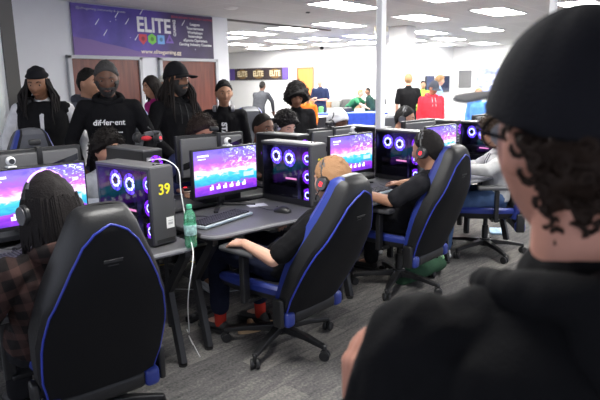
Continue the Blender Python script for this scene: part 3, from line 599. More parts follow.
def hand(b, wr, d, n, right, curl=.35, s=1, fr=.0085, spread=.12):
    d = V(d).normalized(); n = V(n); n = (n-d*n.dot(d)).normalized(); l = d.cross(n)*(1 if right else -1)   # l points to the thumb side
    kn = []
    for q, (off, ln) in enumerate(((.030, .074), (.010, .082), (-.010, .076), (-.029, .060))):
        k = wr+d*(.088-.004*abs(q-1))*s+l*off*s
        b.cap(wr+l*off*.6*s+d*.012*s, k, .0155*s, .0125*s, 10); kn.append((k, ln, off))
    for k, ln, off in kn:
        p = k; dd = (d+l*off*spread*8*.2).normalized(); 
        for w_, r0 in ((.46, fr*1.05), (.30, fr*.95), (.24, fr*.82)):
            ax = l.normalized()*(1 if right else -1); a = curl*(1.0 if w_ > .4 else 1.25)
            dd = (dd*cos(a)+n*sin(a)).normalized(); q2 = p+dd*ln*w_*s; b.cap(p, q2, r0*s, r0*.92*s, 8); p = q2
    p = wr+d*.024*s+l*.022*s; q2 = p+(d*.55+l*.75+n*.25).normalized()*.042*s; b.cap(p, q2, .014*s, .011*s, 8)
    q3 = q2+(d*.85+l*.35+n*.25).normalized()*.030*s; b.cap(q2, q3, .0105*s, .0095*s, 8); b.cap(q3, q3+(d*.95+l*.1+n*.3).normalized()*.022*s, .0095*s, .0075*s, 8)
def ering(c, t, lat, a, bb, n=20, pw=2.4):
    lat = (lat-t*lat.dot(t)).normalized(); f = t.cross(lat); r = []
    for k in range(n):
        x, y = cos(2*pi*k/n), sin(2*pi*k/n); x = math.copysign(abs(x)**(2/pw), x); y = math.copysign(abs(y)**(2/pw), y)
        r.append(c+lat*a*x+f*bb*y)
    return r
SK = {}
def skin(name, c): return mat('skin_'+name, c, .5, bump=.12, bscale=500, noise_amt=.06, nscale=30, spec=.35)
def person(label, loc, rz, sit=False, s=1.0, sk=('brown', (.22, .10, .055)), hair=('short', (.012, .01, .009)), top=('black', (.006, .006, .007)), sleeve=1.0, pants=('dark', (.02, .022, .03)), shoe=('black_shoe', (.02, .02, .02)),
           head=None, hrot=(0, 0, 0), pel=None, arms=None, legs=None, vox=.009, hood=None, beard=None, cap=None, vest=None, detail=True, syaw=0, hands=((0, 0, -1), (0, 0, -1)), hdir=(None, None), curl=.4, bulk=1.0, extra=None, cat='person', trap=False, sdrop=.065, hscale=1.12, group=None, sock=None, shw=.185):
    t = thing('person', label, cat, loc, rz, group)
    S = s
    if sit: P = V(pel or (0, -.06, .53)); Hd = V(head or (0, -.12, 1.17))
    else: P = V(pel or (0, 0, .93)); Hd = V(head or (0, .03, 1.63))
    Mh = Euler((R(-hrot[1]), R(hrot[2]), R(hrot[0])), 'XYZ').to_matrix()
    if hrot: Mh = Matrix.Rotation(R(hrot[0]), 3, 'Z')@Matrix.Rotation(R(hrot[1]), 3, 'X')@Matrix.Rotation(R(hrot[2]), 3, 'Y')
    Mh = Mh*hscale
    N = Hd+Mh@V((0, -.030, -.115))+V((0, -.01, -.042))        # base of neck
    Lt = Matrix.Rotation(R(syaw), 3, 'Z')@V((1, 0, 0)); Fw = Matrix.Rotation(R(syaw), 3, 'Z')@V((0, 1, 0))
    ax = (N-P); T = ax.normalized(); Cst = P+ax*.68; bow = Fw*-.02
    shp = [N-T*sdrop+Lt*shw*q for q in (-1, 1)]
    hip = [P+Lt*.09*q+V((0, 0, -.0)) for q in (-1, 1)]
    if arms is None:
        arms = [((q*(shw+.055), 0.0, .0), (q*(shw+.04), .05, .0)) for q in (-1, 1)]
        arms = [(tuple(shp[i]+V(((-1, 1)[i]*.05, -.02, -.28))), tuple(shp[i]+V(((-1, 1)[i]*.045, .06, -.52)))) for i in (0, 1)]
    arms = [(V(a), V(c)) for a, c in arms]
    if legs is None:
        legs = [(V((q*.17, .36, .50)), V((q*.17, .38, .09))) for q in (-1, 1)] if sit else [(V((q*.10, .02, .50)), V((q*.11, -.01, .08))) for q in (-1, 1)]
    legs = [(V(a), V(c)) for a, c in legs]
    def torso(b, k, lo, top_=True):
        tab = [(lo, .165, .115), (-.02, .165, .118), (.18, .150, .105), (.38, .155, .110), (.60, .172, .120), (.76, .176, .115), (.86, .155, .095), (.94, .10, .075), (1.0, .06, .06)]
        if not top_: tab = tab[:3]
        rg = []
        for u, a, d in tab:
            c = P+ax*u+bow*sin(pi*min(max(u, 0), 1)); rg.append(ering(c, T, Lt, a*bulk+k, d*bulk+k))
        b.loft(rg)
    # skin body -------------------------------------------------------
    b = MB(); torso(b, -.022, -.10)
    nk = Hd+Mh@V((0, -.028, -.06)); b.cap(N-T*.02, nk, .057, .053, 14)
    head_mb(Mh, Hd, 1.0, b=b)
    for q in (-1, 1):
        b.ball(Hd+Mh@V((q*.077, -.006, -.006)), 1, 10, sc=(.010, .017, .030), rot=Mh)
    for i in (0, 1):
        el, wr = arms[i]; sp = shp[i]
        b.cap(N-T*.07, sp, .055, .050); b.cap(sp, el, .047*bulk, .038); b.cap(el, el*.6+wr*.4, .040, .036); b.cap(el*.6+wr*.4, wr, .036, .026)
        d = V(hdir[i]) if hdir[i] else (wr-el); hand(b, wr, d, V(hands[i]), i == 1, curl if not isinstance(curl, tuple) else curl[i])
        kn, an = legs[i]; b.cap(hip[i], kn, .078, .054); b.cap(kn, kn*.6+an*.4, .054, .050); b.cap(kn*.6+an*.4, an, .050, .034)
        b.cap(an, an+Fw*.1-V((0, 0, .045)), .032, .026)
    SKM = skin(*sk); body = remesh(b, 'body', SKM, t, vox, 2)
    # clothing ---------------------------------------------------------
    TM = cloth('cloth_'+top[0], top[1]); b = MB(); torso(b, .010, -.16 if not sit else -.02)
    for i in (0, 1):
        el, wr = arms[i]; sp = shp[i]; b.cap(N-T*.075, sp, .070, .064); b.cap(N-T*(.03 if trap else .05), N.lerp(sp, .55)-T*(.01 if trap else .03), .060, .055); 
        if sleeve > .6:
            b.cap(sp, el, .062*bulk, .052); e = el.lerp(wr, (sleeve-.5)*2*.94 if sleeve < 1 else .95); b.cap(el, e, .052, .038)
        else:
            b.cap(sp, sp.lerp(el, sleeve/.5*.8), .063*bulk, .060)
    b.cap(N-T*.05, N-T*.0, .078, .068, 14)
    shirt = remesh(b, 'sweatshirt' if hood else ('shirt' if sleeve < .7 else 'jacket'), TM, t, vox*1.15, 2, .006, 11)
    if hood:
        b = MB(); c = N+V((0, 0, .005)); hk = .6 if trap else 1; ring = []
        for k in range(15):
            a = R(20+k*10*2.286); ring.append(c+Lt*cos(a-pi/2+pi/2+0)*.098+Fw*(-.02-.088*sin(a)*1.0)+V((0, 0, .028-.045*sin(a))) if False else c+Lt*(.100*cos(pi*k/14))+Fw*(.045-.155*sin(pi*k/14))+V((0, 0, -.01+.030*sin(pi*k/14))))
        b.tube([c+Fw*.085-T*.045]+ring+[c+Fw*.085-T*.045], [.018]+[(.024+.020*sin(pi*k/14))*hk for k in range(15)]+[.018], 12)
        b.cap(c-Fw*.10-T*.01, c-Fw*.115-T*.12, .058, .035, 12)
        remesh(b, 'hood', TM, t, vox, 3, .005, 14)
        for q in (-1, 1) if not extra else (): MB().tube([c+Lt*q*.03+Fw*.10-T*.03, c+Lt*q*.034+Fw*.125-T*.10, c+Lt*q*.036+Fw*.13-T*.2], .003, 6).obj('drawstring', WHITEP if hood == 'white' else BLACKP, t)
    if vest:
        b = MB(); torso(b, .030, -.17)
        for i in (0, 1): b.cap(N-T*.08, shp[i]-Lt*(-1, 1)[i]*.02, .078, .070)
        V2 = cloth('cloth_'+vest[0], vest[1]); remesh(b, 'vest', V2, t, vox*1.15, 2, .007, 10)
    PM = cloth('cloth_'+pants[0], pants[1]); b = MB(); torso(b, .0, -.13 if not sit else -.16, False)
    for i in (0, 1):
        kn, an = legs[i]; b.cap(hip[i], kn, .094, .070); b.cap(kn, an+(kn-an).normalized()*(.10 if sock else .02), .070, .056)
    remesh(b, 'trousers', PM, t, vox*1.3, 2, .007, 9)
    SM = mat('shoe_'+shoe[0], shoe[1], .5)
    for i in (0, 1):
        kn, an = legs[i]; fz = an.z-.045
        if sock: MB().cap(an+(kn-an).normalized()*.12, an-V((0, 0, .03)), .042, .038).obj('sock', cloth('sock_'+sock[0], sock[1]), t)
        b = MB(); rg = []
        for y, w_, h_ in ((-.055, .022, .05), (-.045, .034, .075), (0, .036, .085), (.06, .040, .062), (.12, .046, .048), (.165, .040, .038), (.195, .018, .024)):
            c = V((an.x, an.y, fz-.03))+Fw*y; rg.append([c+Lt*w_*x+V((0, 0, z*h_)) for x, z in ((-1, 0), (-1, .45), (-.7, .85), (0, 1), (.7, .85), (1, .45), (1, 0))])
        o = b.loft(rg).obj('shoe', SM, t, sub=1)
        MB().loft([[V((an.x, an.y, fz-.034))+Fw*y+Lt*w_*x+V((0, 0, z)) for x, z in ((-1, 0), (1, 0), (1, .02), (-1, .02))] for y, w_ in ((-.06, .03), (-.03, .040), (.06, .043), (.12, .050), (.17, .042), (.2, .02))]).obj('sole', WHITEP if shoe[0].startswith('white') or shoe[0] == 'navy' else BLACKP, o)
    # face -------------------------------------------------------------
    HC = mat('hair_'+hair[1][0] if isinstance(hair[1][0], str) else 'hair_%d' % (hash(str(hair[1])) % 9999), hair[1] if not isinstance(hair[1][0], str) else hair[1][1], .7, bump=.8, bscale=130, spec=.18)
    if detail:
        for q in (-1, 1):
            o = MB().ball(Hd+Mh@V((q*.031, .0735, .004)), .0105, 12).obj('eye', mat('eye_white', (.30, .28, .26), .3), t)
            MB().ball(Hd+Mh@V((q*.031, .0800, .003)), .0072, 10).obj('iris', mat('iris_dark', (.02, .012, .008), .15), o)
            MB().tube([Hd+Mh@V((q*x, y, z)) for x, y, z in ((.014, .0925, .025), (.030, .0895, .031), (.046, .078, .025))], [.0035, .004, .002], 6).obj('eyebrow', HC, t)
        MB().tube([Hd+Mh@V((x, y, z)) for x, y, z in ((-.023, .083, -.066), (-.010, .0925, -.063), (0, .0935, -.065), (.010, .0925, -.063), (.023, .083, -.066))], [.002, .005, .0055, .005, .002], 8).obj('lips', mat('lips_'+sk[0], tuple(v*.7+(.04 if i == 0 else 0) for i, v in enumerate(sk[1])), .45), t)
    # hair -------------------------------------------------------------
    st = hair[0]; P_ = {'short': (.009, .007, 75, .072, .012, -.075), 'buzz': (.004, .002, 90, .070, .014, -.07), 'curly': (.024, .015, 30, .064, .0, -.080), 'afro': (.062, .024, 18, .045, -.035, -.10), 'wavy': (.024, .016, 26, .06, -.02, -.085), 'crop': (.010, .009, 95, .060, -.01, -.085), 'nape': (.006, .016, 34, .06, .03, -.135), 'long': (.016, .006, 30, .062, -.08, -.115), 'none': None}
    pr = P_[st]
    if pr:
        tk, am, fq, hf, hs, hb = pr; sd = random.random()*40
        def hf_(p):
            r = sqrt(p.x**2+p.y**2)+1e-6; fy = p.y/r; hl = hs+(hf-hs)*max(0, fy)**1.6+(hb-hs)*max(0, -fy)**1.2
            m = sstep(hl-.012, hl+.012, p.z)*((1-sstep(.012, .026, p.z)) if cap else 1); n_ = p.normalized()
            k = abs(noise.noise(V((p.x*fq+sd, p.y*fq, p.z*fq))))*1.3+.5*noise.noise(V((p.x*fq*2.2, p.y*fq*2.2+sd, p.z*fq*2.2)))
            return p+n_*((tk+am*k)*m-.012*(1-m))
        big = st in ('curly', 'afro', 'wavy', 'nape')
        o = head_mb(Mh, Hd, 1.0, 70 if big else 44, 90 if big else 56, hf_).obj('hair', HC, t)
        if big:
            b = MB(); rr = {'curly': .010, 'afro': .014, 'wavy': .011, 'nape': .010}[st]
            for k in range({'curly': 260, 'afro': 230, 'wavy': 120, 'nape': 170}[st]):
                for _ in range(20):
                    p0 = head_pt(math.acos(random.uniform(-.98, 1)), random.uniform(0, 2*pi)); q = hf_(p0)
                    if (q-p0).dot(p0) > 0: break
                else: continue
                q = q+(q.normalized()*rr*.1); tw = V((random.uniform(-1, 1), random.uniform(-1, 1), random.uniform(-1, 1))).normalized()
                pts = [Hd+Mh@(q+(tw*cos(a_)+tw.cross(q.normalized())*sin(a_))*rr*.8+q.normalized()*(a_*.0022)) for a_ in (0, .9, 1.8, 2.7, 3.6, 4.5)]
                b.tube(pts, [.002, rr*.30, rr*.34, rr*.34, rr*.28, .001], 5)
            b.obj('curls', HC, o)['kind'] = 'stuff'
        if st == 'long':
            b = MB()
            for k in range(54):
                a = R(-200+k*220/53); x, y = cos(a), sin(a)
                st_ = V((x*.085, y*.105 if y < 0 else y*.06, .03+.02*random.random())); ln = random.uniform(.16, .24); pts = []; drp = hair[2] if len(hair) > 2 else 1
                for i in range(6):
                    f = i/5; q = st_+V((x*.02*f*random.uniform(.6, 1.4), (y*.03-.01)*f, 0)); pts.append(Hd+Mh@q+V((0, 0, -ln*f*drp)))
                b.tube(pts, [.012, .015, .015, .013, .010, .003], 6)
            b.obj('long_strands', HC, o)
    if len(hair) > 2 and hair[2] == 'dreads':
        b = MB()
        for k in range(46):
            a = R(-215+k*250/45); x, y = cos(a), sin(a); q0 = V((x*.080, y*.098 if y < 0 else y*.085, .035)); ln = random.uniform(.25, .40); out = random.uniform(.03, .075); pts = []
            for i in range(7):
                f = i/6; pts.append(Hd+q0+V((x*out*sstep(0, .5, f)+.008*sin(9*f+k), y*out*sstep(0, .5, f)+.006*cos(7*f+k)+(.02*f if y > 0 else -.01*f), -ln*f)))
            b.tube(pts, [.008, .0095, .009, .009, .008, .007, .004], 6)
        b.obj('dreadlocks', HC, t)
    if beard:
        def bf(p):
            m = sstep(-.030, -.050, p.z)*sstep(.0, .025, p.y+ .01)*(1 if not (abs(p.x) < .022 and -.072 < p.z < -.054) else .0)
            if abs(p.x) > .05: m = sstep(.012, -.02, p.z)*sstep(-.015, .01, p.y)
            return p+p.normalized()*((.011+.004*noise.noise(p*70))*m-.010*(1-m))
        head_mb(Mh, Hd, 1.0, 60, 64, bf).obj('beard', mat('beard_'+beard[0], beard[1], .8, bump=.8, bscale=200), t)
    if cap:
        kind, cc = cap[0], cap[1]; CM = cloth('cap_'+cap[2], cc)
        if kind == 'cap':
            ofs = cap[3] if len(cap) > 3 else .012
            def cf(p):
                lo = .022+.012*(p.y/.1 if p.y > 0 else p.y/.1*1.2); m = sstep(lo-.004, lo+.004, p.z); up_ = .012*sstep(.02, .1, p.z)
                sm = .0012*abs(math.sin(3*math.atan2(p.y, p.x)))**8
                return p+V((p.x, p.y, p.z*.3)).normalized()*((ofs+.004)*m-.012*(1-m)-sm)+V((0, 0, up_))
            o = head_mb(Mh, Hd, 1.0, 60, 90, cf).obj('cap', CM, t)
            b = MB(); top_, bot = [], []; bz = .022 if trap else 0
            for i in range(13):
                a = R(-62+i*124/12); r0 = .100; rr = .1+.075*cos(a*1.25)**.6 if abs(a*1.25) < pi/2 else .1
                row = []
                for k in range(6):
                    f = k/5; q = r0*.86+(rr-r0*.86)*f; x = .080/.1*q*sin(a) if True else 0; row.append(V((x*1.02, q*cos(a)*1.02+.012, .036+bz-.018*f*(.4 if bz else 1)-.22*x*x*10*(.25 if bz else .5))))
                top_.append(row)
            for row in top_: bot.append([p+V((0, 0, -.004)) for p in row])
            n1, n2 = len(top_), 6; vs_ = [Hd+Mh@p for r in top_ for p in r]+[Hd+Mh@p for r in bot for p in r]; fs = []
            for i in range(n1-1):
                for k in range(n2-1):
                    a_ = i*n2+k; fs.append((a_, a_+1, a_+n2+1, a_+n2)); o_ = n1*n2; fs.append((o_+a_, o_+a_+n2, o_+a_+n2+1, o_+a_+1))
            o_ = n1*n2
            for i in range(n1-1): a_ = i*n2+n2-1; fs.append((a_, a_+o_, a_+n2+o_, a_+n2)); a_ = i*n2; fs.append((a_, a_+n2, a_+n2+o_, a_+o_))
            for k in range(n2-1): fs.append((k, k+o_, k+1+o_, k+1)); a_ = (n1-1)*n2+k; fs.append((a_, a_+1, a_+1+o_, a_+o_))
            MB().add(vs_, fs).obj('brim', cloth('brim_'+cap[2], cap[4]) if len(cap) > 4 else CM, o)
            MB().ball(Hd+Mh@V((0, 0, .118+ofs*.3+.016)), .009, 12, sc=(1, 1, .6)).obj('button', CM, o)
        if kind == 'beanie':
            def cf(p):
                lo = .040+.10*(p.y if p.y > 0 else p.y*1.1); m = sstep(lo-.005, lo+.004, p.z)
                return p+p.normalized()*((.012+.003*math.sin(p.z*160))*m-.012*(1-m))
            head_mb(Mh, Hd, 1.0, 60, 60, cf).obj('beanie', CM, t)
        if kind == 'durag':
            def cf(p):
                lo = -.02+.7*(p.y if p.y > 0 else p.y*.9); m = sstep(lo-.005, lo+.006, p.z)
                return p+p.normalized()*((.014+.004*noise.noise(p*30))*m-.012*(1-m))
            o = head_mb(Mh, Hd, 1.0, 60, 60, cf).obj('head_wrap', CM, t)
    if extra: extra(t, dict(Hd=Hd, Mh=Mh, N=N, T=T, Lt=Lt, Fw=Fw, P=P, ax=ax, sh=shp))
    t.scale = (S, S, S)
    t['hd'] = tuple(Hd)
    INFO[t.name] = (Hd, Mh, N); del t['hd']
    return t
INFO = {}
def headset(p, label, neck=False, col=None, red=True, s=1.0, tilt=0, leds=False):
    """over-ear headset placed on (or round the neck of) a person, standing as its own thing"""
    Hd, Mh, N = INFO[p.name]; BM = BLACKP if col is None else col
    t = thing('headset', label, 'headset', (0, 0, 0), 0, 'over-ear gaming headsets')
    b = MB(); b.tube([V((.090*cos(a), 0, .128*sin(a)+.008 if a > 0 else 0)) for a in [pi*k/16 for k in range(17)]], .009, 8, flat=1.0)
    b.obj('headband', BM, t)
    b = MB(); rg = []
    for k in range(13):
        a = R(35+k*110/12); rg.append([V(((.083+dr)*cos(a), dy, (.121+dr)*sin(a)+.008)) for dr, dy in ((0, -.018), (.012, -.02), (.014, 0), (.012, .02), (0, .018), (-.004, 0))])
    b.loft(rg).obj('headband_pad', mat('band_grey', (.10, .10, .11), .5) if col is None else BM, t)
    for q in (-1, 1):
        Mx = Matrix.Rotation(q*pi/2, 3, 'Y')
        c = MB().lathe([(0, .034), (.026, .034), (.038, .026), (.043, .010), (.043, 0), (0, 0)], (q*.082, 0, -.008), 24, rot=Mx).obj('ear_cup', BM, t)
        MB().lathe([(.02, -.012), (.038, -.012), (.044, -.005), (.041, .004), (.02, .004)], (q*.082, 0, -.008), 24, rot=Mx).obj('cushion', LEATH, c)
        MB().lathe([(.028, .0345), (.033, .035), (.034, .032), (.028, .031)], (q*.082, 0, -.008), 24, rot=Mx).obj('trim_ring', GREYM if col is None else SILV, c)
        if red:
            e = MB(); x = q*.1175
            for pts in ([(-.012, .004), (-.003, .013), (.004, .012), (-.002, .003), (-.006, -.006)], [(.0, -.002), (.010, .006), (.014, -.004), (.006, -.012), (-.004, -.012)]):
                e.prism(pts, x-.001, x+.001, 'yz')
            e2 = e.obj('lit_emblem', RED, c, smooth=False); e2.location.z = -.008
    MB().tube([(-.095, .02, -.025), (-.088, .055, -.05), (-.070, .088, -.066), (-.048, .105, -.072)], [.003, .0028, .0025, .006], 8).obj('microphone_boom', BM, t)
    wm = p.matrix_basis.copy(); 
    bpy.context.view_layer.update(); wm = p.matrix_world
    if not neck: L_ = Matrix.Translation(Hd+Mh@V((0, -.004, .0)))@(Mh@Matrix.Rotation(R(tilt), 3, 'X')).to_4x4()
    else: L_ = Matrix.Translation(N+V((0, .02, -.0)))@(Matrix.Rotation(R(neck if neck is not True else 112), 3, 'X')).to_4x4()
    t.matrix_world = wm@L_; t.scale = (s*p.scale.x,)*3
    return t
DARK = ('dark', (.115, .052, .030)); BROWN = ('brown', (.26, .125, .07)); TAN = ('tan', (.42, .22, .14)); PALE = ('pale', (.62, .36, .26)); OLIVE = ('olive', (.33, .17, .10))
HB = ('short', (.010, .009, .008))
WHT = mat('shirt_print_white', (.75, .75, .75), .7)
def chest(d, u, off, x=0): return d['P']+d['ax']*u+d['Fw']*off+d['Lt']*x
def plaid_mat():
    m = cloth('cloth_dark_plaid', (.030, .020, .018)); nt = m.node_tree; b = nt.nodes['Principled BSDF']; L = nt.links.new; tc = nt.nodes.new('ShaderNodeTexCoord'); mp = nt.nodes.new('ShaderNodeMapping'); mp.inputs['Rotation'].default_value = (.1, .2, .3); L(tc.outputs['Object'], mp.inputs[0]); last = None
    for d_ in ('X', 'Z'):
        w_ = nt.nodes.new('ShaderNodeTexWave'); w_.bands_direction = d_; w_.inputs['Scale'].default_value = 4.2; L(mp.outputs[0], w_.inputs['Vector']); r = nt.nodes.new('ShaderNodeValToRGB'); r.color_ramp.interpolation = 'CONSTANT'; r.color_ramp.elements[0].color = (.012, .010, .010, 1); r.color_ramp.elements[1].position = .6; r.color_ramp.elements[1].color = (.055, .030, .026, 1); L(w_.outputs['Fac'], r.inputs[0])
        if last is None: last = r
        else:
            mx = nt.nodes.new('ShaderNodeMixRGB'); mx.inputs[0].default_value = .5; L(last.outputs[0], mx.inputs[1]); L(r.outputs[0], mx.inputs[2]); L(mx.outputs[0], b.inputs['Base Color'])
plaid_mat()
# --- near row players
def sole_extra(t, d): pass
blond = person('person in black t-shirt leaning back with blond hair and headset, forearm on armrest', (2.44, 2.10, 0), R(-3), True, .97, PALE, ('crop', (.30, .165, .085)), ('black_tee', (.006, .006, .007)), .5, ('navy_trousers', (.010, .012, .026)), ('black_low', (.015, .013, .013)),
    head=(.055, -.37, 1.055), hrot=(2, -4, 6), pel=(0, -.05, .55), arms=[((-.33, -.27, .68), (-.315, -.03, .725)), ((.30, -.15, .70), (.26, .10, .725))], legs=[((-.19, .34, .60), (-.13, .42, .09)), ((.15, .36, .58), (.12, .30, .10))], vox=.0062, sock=('red', (.35, .03, .02)), hdir=((-.05, 1, -.12), (0, 1, -.3)), hands=((.2, 0, -1), (0, 0, -1)), syaw=4)
headset(blond, 'black headset with red emblem on the blond player', tilt=-14)
dark2 = person('person in charcoal t-shirt with short black hair and headset, hand on the mouse', (3.74, 2.01, 0), R(-4), True, 1.0, TAN, ('short', (.012, .010, .010)), ('charcoal_tee', (.018, .018, .021)), .5, ('black_trousers', (.014, .014, .016)), ('black_low', (.015, .013, .013)),
    head=(-.09, -.27, 1.075), hrot=(2, -6, 0), pel=(0, -.05, .54), arms=[((-.37, -.16, .745), (-.36, .10, .775)), ((.27, -.17, .82), (.08, .05, .785))], vox=.0068, hdir=((.2, 1, -.1), (.35, 1, -.05)), syaw=4, curl=.25)
headset(dark2, 'black headset with glowing red emblem on the black haired player', tilt=-10)
white3 = person('person in pale grey hooded top and jeans, at the far right of the near row', (4.96, 1.80, 0), R(32), True, 1.0, TAN, ('wavy', (.035, .022, .015)), ('pale_grey', (.50, .50, .50)), 1.0, ('jeans', (.07, .12, .24)), ('white_sport', (.6, .6, .6)),
    head=(-.03, -.03, 1.10), hrot=(-5, -15, 0), arms=[((-.27, .06, .80), (-.16, .30, .80)), ((.28, .04, .76), (.19, .30, .77))], hood='grey', vox=.008)
headset(white3, 'headset with red emblem beside the brim of the foreground cap', tilt=-10)
def plaid(t, d): pass
left1 = person('person with long dark hair and brown-black jacket, back turned at far left', (1.25, 2.26, 0), R(-6), True, .97, OLIVE, ('long', (.009, .007, .007)), ('dark_plaid', (.030, .020, .018)), 1.0, ('black_trousers', (.014, .014, .016)), ('black_low', (.015, .013, .013)),
    head=(-.14, -.16, 1.115), hrot=(6, -8, 0), pel=(-.13, .0, .54), arms=[((-.45, -.16, .70), (-.38, .12, .77)), ((.16, .0, .78), (.10, .26, .79))], hood='dark', vox=.0065, syaw=2, bulk=1.15, shw=.20)
hs = headset(left1, 'large black headset glowing violet on the long haired player', tilt=-8, red=False, s=1.08)
MB().tube([V((.098*cos(a), -.012, .136*sin(a)+.008)) for a in [R(48)+R(84)*k/12 for k in range(13)]], .004, 6).obj('violet_light_strip', emat('violet_strip', (.6, .25, 1), 2.0), hs)
# --- opposite row
OPP = RA+pi
def opp(label, x, y, z, rz=0, **k):      # x, y, z = head centre
    s_ = k.pop('s', .98); a = OPP+R(rz); hy = k.pop('hy', .10); base = V((x, y, 0))-Matrix.Rotation(a, 3, 'Z')@V((k.get('hx', 0), hy, 0))*s_; hx = k.pop('hx', 0)
    return person(label, tuple(base), a, True, s_, head=(hx, hy, z/s_), **k)
q1 = opp('person with brown hair low in the chair under the beanie man', 1.83, 3.68, 1.00, -12, sk=TAN, hair=('short', (.03, .018, .012)), top=('black', (.006, .006, .007)), hy=.05, vox=.011)
q2 = opp('person with curly black hair and light grey shirt looking at the keyboard', 2.29, 3.53, 1.10, 10, sk=TAN, hair=('curly', (.010, .008, .007)), top=('light_grey', (.34, .36, .39)), hy=.20, hrot=(0, -6, 0), vox=.0085, arms=[((-.30, .22, .78), (-.14, .40, .80)), ((.30, .25, .78), (.22, .46, .80))])
q3 = opp('person with thick curly hair behind the centre monitor', 3.02, 3.36, 1.17, -5, sk=BROWN, hair=('curly', (.020, .013, .010)), top=('navy_print', (.02, .024, .06)), hy=.28, hrot=(0, -14, 0), vox=.0095, shoe=('white_black', (.55, .55, .55)), arms=[((-.34, .2, .80), (-.20, .40, .80)), ((.36, .20, .82), (.30, .44, .80))], legs=[((-.17, .42, .52), (-.15, .5, .09)), ((.17, .48, .50), (.14, .50, .09))])
MB().rbox((0, 0, 0), (.085, .03, .13), .01).obj('red_white_patch', mat('patch', (.75, .70, .78), .6, noise_amt=.4, nscale=30), q3).location = (.395, .08, .93)
q4 = opp('young man, short black hair, dark polo shirt, behind the central computers', 3.74, 3.37, 1.16, 12, sk=DARK, hair=('buzz', (.008, .007, .006)), top=('dark_navy', (.016, .018, .028)), sleeve=.5, hy=.10, hrot=(-8, -4, 0), vox=.0085, arms=[((-.30, .02, .80), (-.16, .30, .80)), ((.30, .04, .80), (.16, .33, .80))])
q5 = opp('person in white headset bowed behind the second black computer', 4.20, 3.50, 1.15, 0, sk=PALE, hair=('wavy', (.012, .010, .010)), top=('black', (.006, .006, .007)), hy=.16, hrot=(0, -25, 0), vox=.011)
headset(q5, 'white headset on the person bowed behind the black computer', col=WHITEP, red=False)
q7 = opp('person wearing a white head wrap and white hooded top by the blue cloth', 4.80, 3.31, 1.15, 0, sk=DARK, hair=('none', (.01, .01, .01)), top=('white_top', (.62, .62, .64)), hy=.16, hrot=(10, -12, 0), cap=('durag', (.68, .68, .70), 'white'), vox=.011, hood='grey')
headset(q7, 'black and white headset around the white head wrap', red=False)
q8 = opp('person with short black hair and grey headset right of the pole', 5.70, 3.03, 1.14, 14, sk=TAN, hair=('short', (.010, .009, .009)), top=('grey_white', (.30, .30, .31)), hy=.14, hrot=(12, -10, 0), vox=.011)
headset(q8, 'grey headset on the seated player right of the white pole', red=False)
# --- standing, middle distance
def face_cam(x, y): return math.atan2(-y, -x)-pi/2
beanie = person('person in black beanie, black vest over white long sleeves', (2.43, 4.66, 0), face_cam(2.43, 4.66)+R(4), False, .985, BROWN, ('none', (.01, .01, .01)), ('white_top', (.62, .62, .64)), 1.0, ('black_trousers', (.014, .014, .016)), head=(0, .03, 1.60), hrot=(12, -14, 0), vest=('black_vest', (.009, .009, .010)), cap=('beanie', (.012, .012, .014), 'black_knit'), vox=.0085, hair=None if False else ('none', (.01, .01, .01), 'dreads'), arms=[((-.31, -.08, 1.12), (-.27, -.03, .88)), ((.30, -.08, 1.12), (.25, -.04, .88))]) if False else None
def vest_extra(t, d):
    b = MB(); b.tube([chest(d, .93, .09), chest(d, .75, .146), chest(d, .4, .136), chest(d, .0, .146), chest(d, -.12, .150)], [.024, .018, .014, .011, .009], 6, flat=.4); b.obj('white_shirt_front', cloth('cloth_white_top', (.62, .62, .64)), t)
beanie = person('person in black beanie and black vest over white long sleeves', (2.43, 4.66, 0), face_cam(2.43, 4.66)+R(-6), False, .985, BROWN, ('none', (.012, .010, .010), 'dreads'), ('white_top', (.62, .62, .64)), 1.0, ('black_trousers', (.014, .014, .016)), head=(0, .03, 1.60), hrot=(-10, -14, 0), vest=('black_vest', (.009, .009, .010)), cap=('beanie', (.012, .012, .014), 'black_knit'), vox=.0085, extra=vest_extra, arms=[((-.31, -.08, 1.12), (-.27, -.03, .88)), ((.30, -.08, 1.12), (.25, -.04, .88))])
headset(beanie, 'dark headphones around the neck of the beanie wearer', neck=115, red=False)
def hoodie_print(t, d):
    c = chest(d, .66, .182); rz_ = 0
    text('lettering', 'dif·fer·ent', .060, WHT, t, tuple(c), (R(90), 0, pi), .002, bold=.0007, sx=1.0)
    text('lettering', '/ noun', .022, WHT, t, tuple(c-d['T']*.045), (R(90), 0, pi), .002, bold=.0003)
    text('lettering', 'you can not put a name', .020, WHT, t, tuple(c-d['T']*.075), (R(90), 0, pi), .002, bold=.0003)
    text('lettering', 'to what is unique', .020, WHT, t, tuple(c-d['T']*.098), (R(90), 0, pi), .002, bold=.0003)
beard = person('person in black hoodie with white chest lettering, grey hair and beard', (2.66, 4.03, 0), face_cam(2.66, 4.03)+R(-3), False, 1.0, DARK, ('short', (.05, .048, .047)), ('black', (.006, .006, .007)), 1.0, ('black_trousers', (.014, .014, .016)), head=(0, .05, 1.60), hrot=(2, -14, 0), hood='white', beard=('dark', (.025, .022, .02)), vox=.0085, extra=hoodie_print, bulk=1.06, arms=[((-.31, -.04, 1.12), (-.24, .12, .92)), ((.31, -.04, 1.12), (.24, .12, .92))])
jacket = person('person in grey and white jacket standing behind the bearded hoodie wearer', (2.98, 4.85, 0), face_cam(2.98, 4.85)+R(50), False, .97, TAN, HB, ('slate', (.06, .065, .085)), 1.0, ('blue_jeans', (.09, .12, .20)), head=(0, .03, 1.62), vest=None, vox=.01, hood='white', hrot=(0, 0, 0))
